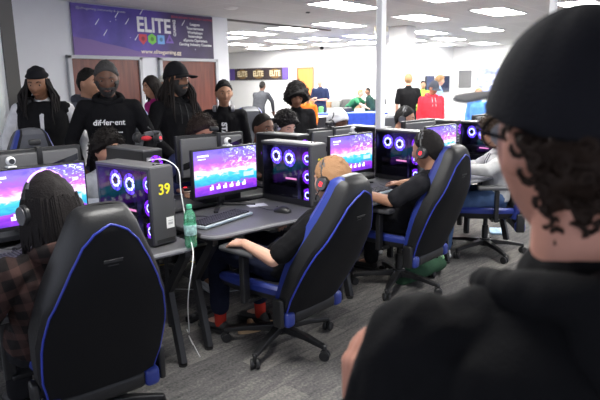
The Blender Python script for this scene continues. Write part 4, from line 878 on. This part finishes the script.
magenta = person('woman in magenta top with long dark hair and glasses by the wooden door', (4.24, 5.50, 0), face_cam(4.24, 5.5)+R(-60), False, .93, TAN, ('long', (.012, .009, .008)), ('magenta', (.35, .02, .17)), 1.0, ('black_trousers', (.014, .014, .016)), vox=.011, bulk=.9, shw=.16)
wcap = person('person in white cap partly hidden behind the dreadlocked man', (4.56, 5.72, 0), face_cam(4.5, 5.7)+R(20), False, .94, TAN, HB, ('light_grey', (.34, .36, .39)), 1.0, ('dark', (.02, .022, .03)), cap=('beanie', (.6, .6, .55), 'white_cap'), vox=.013)
dread = person('person with long dreadlocks, black cap and black jacket looking right', (3.28, 3.97, 0), face_cam(3.28, 3.97)+R(38), False, 1.0, BROWN, ('none', (.012, .009, .008), 'dreads'), ('black', (.006, .006, .007)), 1.0, ('black_trousers', (.014, .014, .016)), head=(0, .03, 1.585), hrot=(10, 4, 0), cap=('cap', (.012, .012, .014), 'black_ball'), hood='dark', vox=.0085, bulk=1.08, beard=('dark', (.025, .022, .02)), arms=[((-.30, .02, 1.12), (-.18, .16, .98)), ((.30, .02, 1.12), (.18, .17, .95))])
def tee_print(t, d):
    text('lettering', 'STATE', .075, WHT, t, tuple(chest(d, .52, .148)), (R(90), R(90), pi), .002, bold=.004, sx=1.1)
neckp = person('person with headphones on neck, dark jacket over white-printed black shirt', (3.92, 4.02, 0), face_cam(3.92, 4.0)+R(-4), False, .90, OLIVE, ('short', (.010, .009, .009)), ('black', (.006, .006, .007)), 1.0, ('black_trousers', (.014, .014, .016)), head=(0, .03, 1.62), hrot=(14, -4, 0), vox=.009, extra=tee_print, bulk=.95)
headset(neckp, 'silver-grey headphones hanging on the neck of the dark jacketed youth', neck=115, red=False, col=SILV)
afro = person('person with big black afro and graffiti-print black t-shirt, head bowed', (5.22, 4.17, 0), face_cam(5.2, 4.15), False, .88, BROWN, ('afro', (.010, .009, .009)), ('black', (.006, .006, .007)), .5, ('dark', (.02, .022, .03)), head=(0, .06, 1.575), hrot=(8, -18, 0), vox=.010, extra=lambda t, d: MB().loft([[chest(d, .30+.02*(k % 3)-.0, .155, -.15+.03*k) for k in range(11)]+[chest(d, .22-.02*(k % 2), .155, .15-.03*k) for k in range(11)], [chest(d, .30+.02*(k % 3), .149, -.15+.03*k) for k in range(11)]+[chest(d, .22-.02*(k % 2), .149, .15-.03*k) for k in range(11)]]).obj('graffiti_print', mat('print_grey', (.45, .45, .46), .8, noise_amt=.9, nscale=60), t, smooth=False))
# --- far hall
far = [
 ('person in grey shirt bending over the dark table under the far banner', (10.55, 9.65), 150, .97, DARK, 'buzz', ('mid_grey', (.05, .052, .06)), dict(head=(0, .26, 1.52), arms=[((-.25, .3, 1.12), (-.18, .45, .88)), ((.25, .3, 1.12), (.18, .48, .88))])),
 ('bald person in navy t-shirt standing by the orange door', (12.35, 9.07), -20, .95, PALE, 'none', ('navy_tee', (.02, .03, .075)), dict(sleeve=.5, arms=[((-.24, .0, 1.15), (-.05, .2, 1.15)), ((.24, .0, 1.15), (.08, .22, 1.2))])),
 ('child in orange and purple top beside the orange door', (9.68, 7.42), -15, .74, TAN, 'short', ('orange', (.75, .16, .02)), {}),
 ('person in green t-shirt leaning over the blue table', (13.6, 8.95), 65, .90, PALE, 'short', ('green', (.03, .15, .07)), dict(sleeve=.5, head=(0, .36, 1.36), arms=[((-.22, .42, 1.05), (-.15, .66, .92)), ((.22, .42, 1.05), (.15, .66, .92))])),
 ('person in dark green top right of the leaning green t-shirt', (13.75, 8.35), -70, .84, BROWN, 'buzz', ('dark_green', (.02, .05, .04)), dict(head=(0, .12, 1.52))),
 ('person in black and white top, back turned, by the square column', (10.4, 5.46), 190, .96, PALE, 'short', ('black', (.02, .02, .024)), dict(sleeve=.5)),
 ('small person in lime green and blue between the black and white top and red sweatshirt', (14.0, 6.93), 10, .88, TAN, 'short', ('lime', (.25, .6, .06)), {}),
 ('person in red sweatshirt and dark cap looking down', (8.9, 4.22), 25, .87, TAN, 'short', ('red', (.72, .035, .055)), dict(hood='white', cap=('cap', (.05, .055, .07), 'slate_cap'), hrot=(10, -18, 0), bulk=1.15)),
 ('person in light blue shirt behind the red sweatshirt', (12.85, 5.95), 80, .94, PALE, 'wavy', ('light_blue', (.30, .45, .78)), {}),
 ('person in blue shirt in front of the lilac poster', (9.93, 3.84), -10, .80, PALE, 'short', ('blue', (.10, .28, .75)), {}),
]
for lab, (x, y), a, s_, sk_, hr, tp, kw in far:
    k = dict(vox=.014, detail=False, hscale=1.04); k.update(kw)
    person(lab, (x, y, 0), face_cam(x, y)+R(a), False, s_, sk_, (hr, (.30, .18, .09) if sk_ is PALE and hr != 'buzz' else (.012, .010, .009)), tp, pants=('dark', (.02, .022, .03)), **k)
person('seated person with white headphones at the dark table under the far banner', (9.6, 7.9, 0), face_cam(9.6, 7.9)+R(-60), True, .98, PALE, ('short', (.05, .03, .02)), ('black', (.006, .006, .007)), vox=.014, detail=False)
# --- the man in the foreground
def specs(t, d):
    Hd, Mh = d['Hd'], d['Mh']; b = MB()
    for q in (-1, 1):
        b.tube([Hd+Mh@V((q*.080, -.01, .008)), Hd+Mh@V((q*.079, .06, .010)), Hd+Mh@V((q*.070, .090, .010))], .0028, 6)
        b.tube([Hd+Mh@V((q*.038+.028*cos(a), .094-.012*abs(cos(a))*(1 if q*cos(a) > 0 else 0), .004+.020*sin(a))) for a in [2*pi*k/16 for k in range(17)]], .0022, 6)
    b.tube([Hd+Mh@V((-.010, .098, .008)), Hd+Mh@V((.010, .098, .008))], .002, 6)
    b.obj('glasses', BLACKG, t)
    for q in (-1, 1): MB().prism([(Hd+Mh@V((q*.038+.026*cos(a), 0, .004+.018*sin(a)))-Hd).xz[:] for a in [2*pi*k/16 for k in range(16)]], 0, .0012).obj('lens', mat('lens_glass', (.5, .55, .6), .05), t).matrix_basis = Matrix.Translation(Hd+V((0, .09, 0)))
man = person('man in the foreground seen from behind, black cap, black hoodie and glasses', (.70, .17, 0), R(-51), False, 1.0, ('ruddy', (.50, .24, .17)), ('nape', (.022, .013, .009)), ('black', (.006, .006, .007)), 1.0, ('black_trousers', (.014, .014, .016)), head=(.012, .0, 1.475), hrot=(10, 2, 0), pel=(0, -.08, .86), cap=('cap', (.010, .010, .013), 'black_twill', .018, (.16, .16, .165)), hood='dark', vox=.006, bulk=1.12, shw=.178, hscale=1.02, trap=True, sdrop=.075, extra=specs, arms=[((-.26, -.02, .92), (-.222, .11, 1.062)), ((.29, -.06, .98), (.26, .2, .95))], hands=((1, .3, 0), (0, 0, -1)), hdir=((0, .1, 1), None))

# ------------------------------------------------------------------ things on and around the desks
KEYC = mat('keycap_black', (.028, .028, .03), .45); SILK = mat('key_silver_deck', (.42, .47, .52), .35, .3); GLOWK = mat('deck_lip', (.25, .35, .42), .4)
def make_keyboard():
    t = thing('gaming_keyboard', '', 'keyboard', (0, 0, 0), 0, 'gaming keyboards')
    MB().rbox((0, 0, .010), (.445, .145, .018), .005).obj('deck', SILK, t)
    b = MB(); 
    for r in range(6):
        y = .055-r*.0205-(.004 if r else 0); x = -.212; row = [1]*21
        if r == 5: row = [1.25, 1.25, 1.25, 6.2, 1.25, 1.25, 1.25, 1.25, -.2, 1, 1, 1, -.2, 2, 1, 1]
        for k, w_ in enumerate(row):
            if w_ < 0: x += .005; continue
            ww = w_*.0195; 
            if x+ww > .215: break
            b.loft([[(x+.0025, y-.0075, .018), (x+ww-.0025, y-.0075, .018), (x+ww-.0025, y+.0075, .018), (x+.0025, y+.0075, .018)], [(x+.0035, y-.006, .029), (x+ww-.0035, y-.006, .029), (x+ww-.0035, y+.0065, .029), (x+.0035, y+.0065, .029)]])
            x += ww+(.006 if k in (14, 17) and r < 5 else 0)
    b.obj('keycaps', KEYC, t, smooth=False)
    MB().box((0, -.0725, .012), (.43, .003, .006)).obj('front_light_bar', GLOWK, t, smooth=False)
    MB().tube([(0, .07, .01), (.02, .16, .006), (-.04, .26, .006)], .0025, 6).obj('cable', BLACKP, t)
    return t
kb0 = make_keyboard()
for i, (p, a, l) in enumerate((((2.345, 2.475), .10, 'long black keyboard with silver deck on the front of the centre desk'), ((1.25, 2.72), -.1, 'keyboard under the leftmost screen in front of the long haired player'), ((3.52, 2.16), -.1, 'keyboard in front of the black haired player, beyond the blond head'), ((4.80, 2.05), .2, 'keyboard of the player in white'))):
    k = kb0 if i == 0 else dup(kb0); k.location = (*p, .732); k.rotation_euler.z = a; k['label'] = l
for i, (u, l) in enumerate(((-.55, 'keyboard on the opposite desk at the far left'), (.62, 'keyboard on the opposite desk behind the centre screen'), (1.75, 'keyboard on the opposite desk behind the blond player'), (2.95, 'keyboard on the opposite desk near the pole'))):
    dup(kb0, W(u, 1.24, .732), RA+pi, l)
def make_mouse():
    t = thing('gaming_mouse', '', 'mouse', (0, 0, 0), 0, 'gaming mice'); b = MB(); rg = []
    for y, w_, h_ in ((-.058, .012, .012), (-.052, .024, .024), (-.03, .031, .036), (0, .031, .040), (.03, .030, .033), (.052, .024, .020), (.058, .014, .010)):
        rg.append([(w_*cos(R(a)), y, h_*max(0, sin(R(a)))**.8) for a in range(0, 181, 15)])
    b.loft(rg).obj('shell', BLACKP, t); MB().lathe([(0, -.004), (.009, -.004), (.009, .004), (0, .004)], (0, .035, .030), 14, rot=Matrix.Rotation(R(90), 3, 'Y')).obj('scroll_wheel', GREYM, t)
    MB().tube([(0, .056, .006), (.01, .12, .004), (.06, .22, .004)], .002, 6).obj('cable', BLACKP, t)
    return t
ms0 = make_mouse()
for i, (p, a, l) in enumerate((((2.74, 2.32), .2, 'black mouse beside the central computer on the centre desk'), ((3.86, 2.12), -.2, 'mouse under the hand of the black haired player'), ((1.60, 2.62), 0, 'mouse beside the computer numbered 39'), ((2.83, 3.36), 2.6, 'black mouse with a red mark on the opposite desk behind the centre screen'))):
    k = ms0 if i == 0 else dup(ms0); k.location = (*p, .732); k.rotation_euler.z = a; k['label'] = l
MB().prism([(-.012, .0), (.012, 0), (.008, .03), (-.008, .03)], .0, .004, 'xy').obj('red_mark', RED, k).location = (0, -.04, .034)  # small red mark on the mouse, set to glow
t = MB().rbox((0, 0, .0015), (.13, .09, .003), .001).obj('paper_card', mat('paper', (.55, .56, .60), .7)); tag(t, 'pale paper card lying on the desk between screen and central computer', 'paper', loc=(2.80, 2.60, .731), rz=-.5)
t = MB().rbox((0, 0, .0015), (.20, .15, .003), .001).obj('paper_sheet', mat('paper', (.55, .56, .60), .7)); tag(t, 'pale sheet lying on the opposite desk behind the centre screen', 'paper', loc=tuple(W(.28, 1.12, .731)), rz=-.3)
# water bottle
t = thing('drink_bottle', 'clear green-tinted plastic drink bottle with green cap on the desk corner', 'bottle', (1.865, 2.20, .73))
gm = bpy.data.materials.new('bottle_plastic'); gm.use_nodes = True; nt = gm.node_tree; nt.nodes.remove(nt.nodes['Principled BSDF'])
a_ = nt.nodes.new('ShaderNodeBsdfTransparent'); a_.inputs[0].default_value = (.45, .85, .65, 1); g_ = nt.nodes.new('ShaderNodeBsdfGlossy'); g_.inputs['Roughness'].default_value = .08; g_.inputs[0].default_value = (.8, 1, .9, 1); d_ = nt.nodes.new('ShaderNodeBsdfDiffuse'); d_.inputs[0].default_value = (.15, .5, .32, 1)
m1_ = nt.nodes.new('ShaderNodeMixShader'); m1_.inputs[0].default_value = .35; m2_ = nt.nodes.new('ShaderNodeMixShader'); m2_.inputs[0].default_value = .15
nt.links.new(a_.outputs[0], m1_.inputs[1]); nt.links.new(d_.outputs[0], m1_.inputs[2]); nt.links.new(m1_.outputs[0], m2_.inputs[1]); nt.links.new(g_.outputs[0], m2_.inputs[2]); nt.links.new(m2_.outputs[0], nt.nodes['Material Output'].inputs[0])
MB().lathe([(0, .004), (.022, .0), (.030, .004), (.032, .02), (.030, .035), (.032, .05), (.032, .12), (.030, .14), (.031, .15), (.026, .175), (.015, .195), (.012, .205), (0, .205)], n=28).obj('bottle_body', gm, t)
MB().lathe([(.0325, .065), (.0328, .066), (.0328, .118), (.0325, .119)], n=28).obj('label_band', mat('label_teal', (.30, .50, .48), .5, noise_amt=.5, nscale=60), t)
MB().lathe([(.0, .222), (.014, .221), (.015, .203), (.0, .203)], n=20).obj('cap', mat('cap_green', (.10, .50, .30), .4), t)
# webcams
def make_cam(bodym, lensm):
    t = thing('webcam', '', 'webcam', (0, 0, 0), 0, 'webcams clipped on the monitors')
    MB().ball((0, 0, .036), .024, 20).obj('camera_ball', bodym, t)
    MB().lathe([(0, .0), (.012, .0), (.014, -.004), (.014, .004)], (0, -.021, .036), 20, rot=Matrix.Rotation(R(90), 3, 'X')).obj('lens', lensm, t)
    MB().rbox((0, .005, .006), (.045, .05, .010), .003).rbox((0, .030, -.015), (.03, .008, .05), .003).obj('clip', bodym, t); return t
wc0 = make_cam(WHITEP, BLACKG)
for i in range(3):
    m = bpy.data.objects['gaming_monitor' if i == 0 else 'gaming_monitor.%03d' % i]; k = wc0 if i == 0 else dup(wc0)
    k.location = m.location+Matrix.Rotation(m.rotation_euler.z, 3, 'Z')@V((.03 if i else -.11, .010, .41)); k.rotation_euler.z = m.rotation_euler.z
    k['label'] = 'white eyeball webcam on top of the '+['leftmost lit screen', 'centre lit screen', 'screen beyond the blond player'][i]
bc0 = thing('webcam', '', 'webcam', (0, 0, 0), 0, 'webcams clipped on the monitors')
MB().rbox((0, -.01, .028), (.07, .03, .034), .010, 4).obj('camera_head', BLACKP, bc0); MB().lathe([(0, 0), (.011, 0), (.013, .003)], (0, -.026, .028), 18, rot=Matrix.Rotation(R(90), 3, 'X')).obj('lens', BLACKG, bc0)
MB().rbox((0, .012, .002), (.03, .055, .01), .003).rbox((0, .055, -.045), (.032, .012, .10), .004).obj('clip', BLACKP, bc0)
for i in range(3):
    m = bpy.data.objects['gaming_monitor.%03d' % (4+i)]; k = bc0 if i == 0 else dup(bc0)
    k.location = m.location+Matrix.Rotation(m.rotation_euler.z, 3, 'Z')@V(((-.02, -.05, 0)[i], .0, .412)); k.rotation_euler.z = m.rotation_euler.z
    k['label'] = 'black webcam clipped on the monitor back '+['behind the leftmost screen', 'behind the centre screen', 'above the blond player'][i]
# spare headset on the opposite computer
INFO['spare'] = (V((0, 0, 0)), Matrix.Identity(3), V((0, 0, 0)))
class _P: pass
sp = thing('spare_anchor', 'x', 'x'); sp.name = 'spare'; INFO['spare'] = (V((0, 0, 0)), Matrix.Identity(3), V((0, 0, 0)))
h_ = headset(sp, 'red and black headset lying on top of the opposite computer', red=True, col=None); bpy.data.objects.remove(sp)
h_.matrix_world = Matrix.Scale(.8, 4) if False else Matrix.Translation((2.36, 3.16, 1.205))@Matrix.Scale(.82, 4)@Matrix.Rotation(R(115), 4, 'Z')@Matrix.Rotation(R(80), 4, 'X')
MB().ball((0, 0, -.025), .040, 16, sc=(1.2, .5, .7)).obj('red_lining', mat('red_foam', (.45, .02, .03), .8), h_)
# cables
def cable(name, pts, m, lab, r=.004):
    v = []; n = len(pts)
    P_ = [V(p) for p in pts]
    for i in range(n-1):
        a, b, c, d = P_[max(i-1, 0)], P_[i], P_[i+1], P_[min(i+2, n-1)]
        for k in range(6):
            t_ = k/6; v.append(.5*((2*b)+(c-a)*t_+(2*a-5*b+4*c-d)*t_*t_+(3*b-a-3*c+d)*t_**3))
    v.append(P_[-1]); o = MB().tube(v, r, 7).obj(name, m); tag(o, lab, 'cable'); return o
cable('white_cable', [(1.86, 2.50, 1.155), (1.885, 2.40, 1.165), (1.89, 2.30, 1.12), (1.885, 2.28, 1.0), (1.88, 2.24, .82), (1.83, 2.15, .742), (1.775, 2.09, .69), (1.755, 2.118, .493), (2.0, 2.42, .15), (2.216, 2.701, .006), (2.095, 2.506, .006), (2.164, 2.622, .006), (2.015, 2.355, .006)], WHITEP, 'thin white cable hanging from the computer numbered 39 to the carpet', .0028)
cable('yellow_cable', [(2.6, 4.2, .006), (3.0, 3.9, .006), (3.19, 3.79, .006), (3.12, 3.4, .006), (2.98, 3.08, .006), (3.15, 2.95, .006), (3.4, 3.0, .006)], mat('yellow_cable', (.55, .40, .03), .5), 'yellow network cable curving over the carpet beneath the desks')
cable('grey_cable', [(2.5, 3.6, .006), (2.75, 3.2, .006), (2.9, 2.95, .006), (3.3, 2.9, .006), (3.9, 2.85, .006)], mat('grey_cable', (.25, .25, .26), .5), 'grey cable lying under the centre desk')
for i in range(4):
    p = W(i*PITCH-.35, .62)
    cable('black_cable', [(p.x, p.y, .70), (p.x+.03, p.y+.02, .45), (p.x-.02, p.y-.03, .2), (p.x+.08, p.y+.05, .008), (p.x+.4, p.y+.0, .008)], BLACKP, 'black power cord hanging behind the desk '+['of the leftmost screen', 'with the centre screen', 'behind the blond player', 'at the far right of the near row'][i], .005)
for i in range(2):
    p = W(i*PITCH+.3, .60); t = thing('power_strip', 'black power strip on the carpet under the '+['centre desk', 'desk behind the blond player'][i], 'power strip', (p.x, p.y, 0), RA+.3)
    MB().rbox((0, 0, .02), (.32, .06, .04), .008).obj('strip_body', BLACKP, t)
    for k in range(5): MB().rbox((-.12+k*.06, 0, .042), (.035, .035, .008), .002).obj('socket', GREYP, t)
# bags, shoes and small stuff on the floor
t = thing('duffel_bag', 'dark green bag on the carpet behind the black haired player\'s chair', 'bag', (4.02, 1.98, 0), R(-8))
GB = cloth('bag_green', (.03, .07, .04)); rg = []
for x, w_, h_ in ((-.26, .05, .06), (-.25, .10, .13), (-.15, .13, .18), (0, .135, .19), (.15, .13, .17), (.25, .10, .13), (.26, .05, .06)):
    rg.append([(x, w_*cos(R(a)), .5*h_+.5*h_*sin(R(a))*(1+.05*sin(x*40))) for a in range(0, 360, 20)])
MB().loft(rg).obj('bag_body', GB, t)
for s in (-1, 1): MB().tube([(-.12, s*.09, .15), (-.08, s*.10, .22), (.08, s*.10, .22), (.12, s*.09, .15)], .009, 8).obj('handle', BLACKP, t)
MB().tube([(.20, -.10, .13), (.27, -.02, .20), (.26, .05, .12)], .008, 8).obj('shoulder_strap', mat('strap_lime', (.25, .50, .25), .6), t)
t = thing('sandal', 'tan sandal lying on the carpet under the blond player\'s chair', 'shoe', (2.50, 2.36, 0), R(70))
MB().prism([(.045*cos(a)*(1 if sin(a) > 0 else .8), .13*sin(a)) for a in [2*pi*k/20 for k in range(20)]], .0, .022, 'xy').obj('sandal_sole', mat('tan_sole', (.42, .28, .15), .6), t)
MB().tube([(-.045, .03, .015), (-.03, .035, .055), (0, .038, .068), (.03, .035, .055), (.045, .03, .015)], .014, 8).obj('sandal_strap', mat('tan_strap', (.30, .18, .10), .6), t)
t = thing('sneaker', 'black and white sneaker on the carpet beneath the centre desk', 'shoe', (3.02, 3.22, 0), R(195))
rg = []
for y, w_, h_ in ((-.13, .02, .07), (-.12, .034, .10), (-.06, .038, .11), (0, .038, .085), (.06, .046, .065), (.12, .044, .05), (.15, .02, .03)): rg.append([(w_*x, y, .025+z*h_) for x, z in ((-1, 0), (-1, .45), (-.7, .85), (0, 1), (.7, .85), (1, .45), (1, 0))])
o = MB().loft(rg).obj('upper', mat('sneaker_black', (.03, .03, .035), .5), t, sub=1)
MB().loft([[(w_*x, y, z) for x, z in ((-1, 0), (1, 0), (1, .032), (-1, .032))] for y, w_ in ((-.14, .03), (-.08, .043), (0, .043), (.07, .052), (.13, .045), (.165, .02))]).obj('sole', WHITEP, t)
for s in (-1, 1): MB().loft([[(s*(.038+e), -.05+y, .05+z) for y, z in ((0, 0), (.03, 0), (.07, .03), (.045, .045))] for e in (0, .008)]).obj('side_patch', WHITEP, t)
for k in range(4): MB().tube([(-.022, .0+k*.022, .105-k*.009), (.022, .008+k*.022, .105-k*.009)], .004, 6).obj('lace', WHITEP, t)
t = MB().rbox((0, 0, .01), (.22, .16, .02), .006).obj('paper_packet', mat('packet_blue', (.35, .55, .75), .5, noise_amt=.5, nscale=14)); tag(t, 'light blue and white packet on the carpet beyond the sideways chair', 'packet', loc=(5.74, 1.95, 0), rz=.4)
# far hall tables
def table(name, x, y, w_, d_, rz, m_top, m_side, lab):
    t = thing(name, lab, 'table', (x, y, 0), rz)
    MB().rbox((0, 0, .74), (w_, d_, .02), .004).obj('tabletop', m_top, t)
    b = MB(); n = 60; ring0, ring1 = [], []
    for k in range(n):
        s_ = k/n*2*(w_+d_)
        if s_ < w_: x_, y_, nx, ny = -w_/2+s_, -d_/2, 0, -1
        elif s_ < w_+d_: x_, y_, nx, ny = w_/2, -d_/2+s_-w_, 1, 0
        elif s_ < 2*w_+d_: x_, y_, nx, ny = w_/2-(s_-w_-d_), d_/2, 0, 1
        else: x_, y_, nx, ny = -w_/2, d_/2-(s_-2*w_-d_), -1, 0
        f = .012+.012*sin(k*2.3); ring0.append((x_+nx*.006, y_+ny*.006, .745)); ring1.append((x_+nx*f*1.6, y_+ny*f*1.6, .02))
    b.loft([ring1, ring0]); b.obj('cloth_skirt', m_side, t)
    return t
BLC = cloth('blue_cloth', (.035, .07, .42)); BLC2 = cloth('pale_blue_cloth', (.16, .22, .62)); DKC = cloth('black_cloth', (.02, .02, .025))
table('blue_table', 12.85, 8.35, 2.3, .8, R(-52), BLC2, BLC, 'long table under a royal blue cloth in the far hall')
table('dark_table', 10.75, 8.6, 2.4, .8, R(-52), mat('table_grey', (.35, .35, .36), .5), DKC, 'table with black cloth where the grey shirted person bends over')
def prop(n, lab, cat, m, loc, b): return tag(b.obj(n, m), lab, cat, loc=loc)
prop('equipment_case', 'flat black equipment case on the blue table', 'case', BLACKP, (12.7, 8.6, .75), MB().rbox((0, 0, .06), (.55, .3, .12), .02))
prop('white_tub', 'white plastic tub at the right end of the blue table', 'tub', WHITEP, (13.35, 7.75, .75), MB().lathe([(0, 0), (.10, 0), (.12, .18), (.11, .18), (.10, .16), (0, .16)], n=20))
prop('green_jar', 'green and red jar at the left end of the blue table', 'jar', mat('jar_green', (.15, .45, .12), .5), (12.3, 9.0, .75), MB().lathe([(0, 0), (.07, 0), (.08, .14), (.05, .17), (0, .17)], n=20))
prop('paper_stack', 'stack of white papers on the dark table', 'papers', mat('paper', (.55, .56, .60), .7), (10.9, 8.4, .75), MB().rbox((0, 0, .02), (.3, .22, .04), .003))
sh = thing('storage_shelf', 'low shelf with grey and brown boxes along the far white wall', 'shelf', (15.3, 9.9, 0), R(-90))
MB().box((0, 0, .72), (2.4, .4, .03)).box((0, 0, .35), (2.4, .4, .03)).box((-1.2, 0, .37), (.03, .4, .74)).box((1.2, 0, .37), (.03, .4, .74)).obj('shelf_frame', mat('shelf_grey', (.3, .3, .3), .5), sh, smooth=False)
for k in range(6):
    prop('cardboard_box', ['brown', 'grey', 'dark', 'brown tall', 'pale', 'black'][k]+' box on the low shelf by the far wall, '+['first', 'second', 'third', 'fourth', 'fifth', 'last'][k]+' from the door', 'box', mat('box_%d' % k, [(.35, .2, .1), (.25, .25, .24), (.08, .08, .08), (.4, .22, .12), (.5, .5, .48), (.03, .03, .03)][k], .7), (15.3, 10.9-k*.38, .735), MB().rbox((0, 0, .10+.02*(k % 3)), (.3, .32, .2+.04*(k % 3)), .01))

# ------------------------------------------------------------------ camera, light, world
cam_d = bpy.data.cameras.new('camera'); cam = bpy.data.objects.new('camera', cam_d); C.objects.link(cam)
cam_d.sensor_width = 36; cam_d.lens = 34.2; cam_d.clip_start = .05
yaw, pit, rol = R(38.44), R(11.67), R(-.9)
fw0 = V((0, cos(pit), -sin(pit))); up0 = V((0, sin(pit), cos(pit))); rt0 = V((1, 0, 0))
r_ = rt0*cos(rol)+up0*sin(rol); u_ = up0*cos(rol)-rt0*sin(rol)
Q = Matrix(((sin(yaw), cos(yaw), 0), (-cos(yaw), sin(yaw), 0), (0, 0, 1)))
r_, u_, f_ = Q@r_, Q@u_, Q@fw0
M = Matrix((r_, u_, -f_)).transposed().to_4x4(); M.translation = V((0, 0, 1.55)); cam.matrix_world = M
cam_d.dof.use_dof = True; cam_d.dof.focus_distance = 3.4; cam_d.dof.aperture_fstop = 5.6
bpy.context.scene.camera = cam
w = bpy.data.worlds.new('world'); bpy.context.scene.world = w; w.use_nodes = True
w.node_tree.nodes['Background'].inputs[0].default_value = (.8, .85, 1, 1); w.node_tree.nodes['Background'].inputs[1].default_value = .7
vs = bpy.context.scene.view_settings; vs.view_transform = 'Standard'; vs.look = 'None'; vs.gamma = 1; vs.use_curve_mapping = False; vs.exposure = 1.2
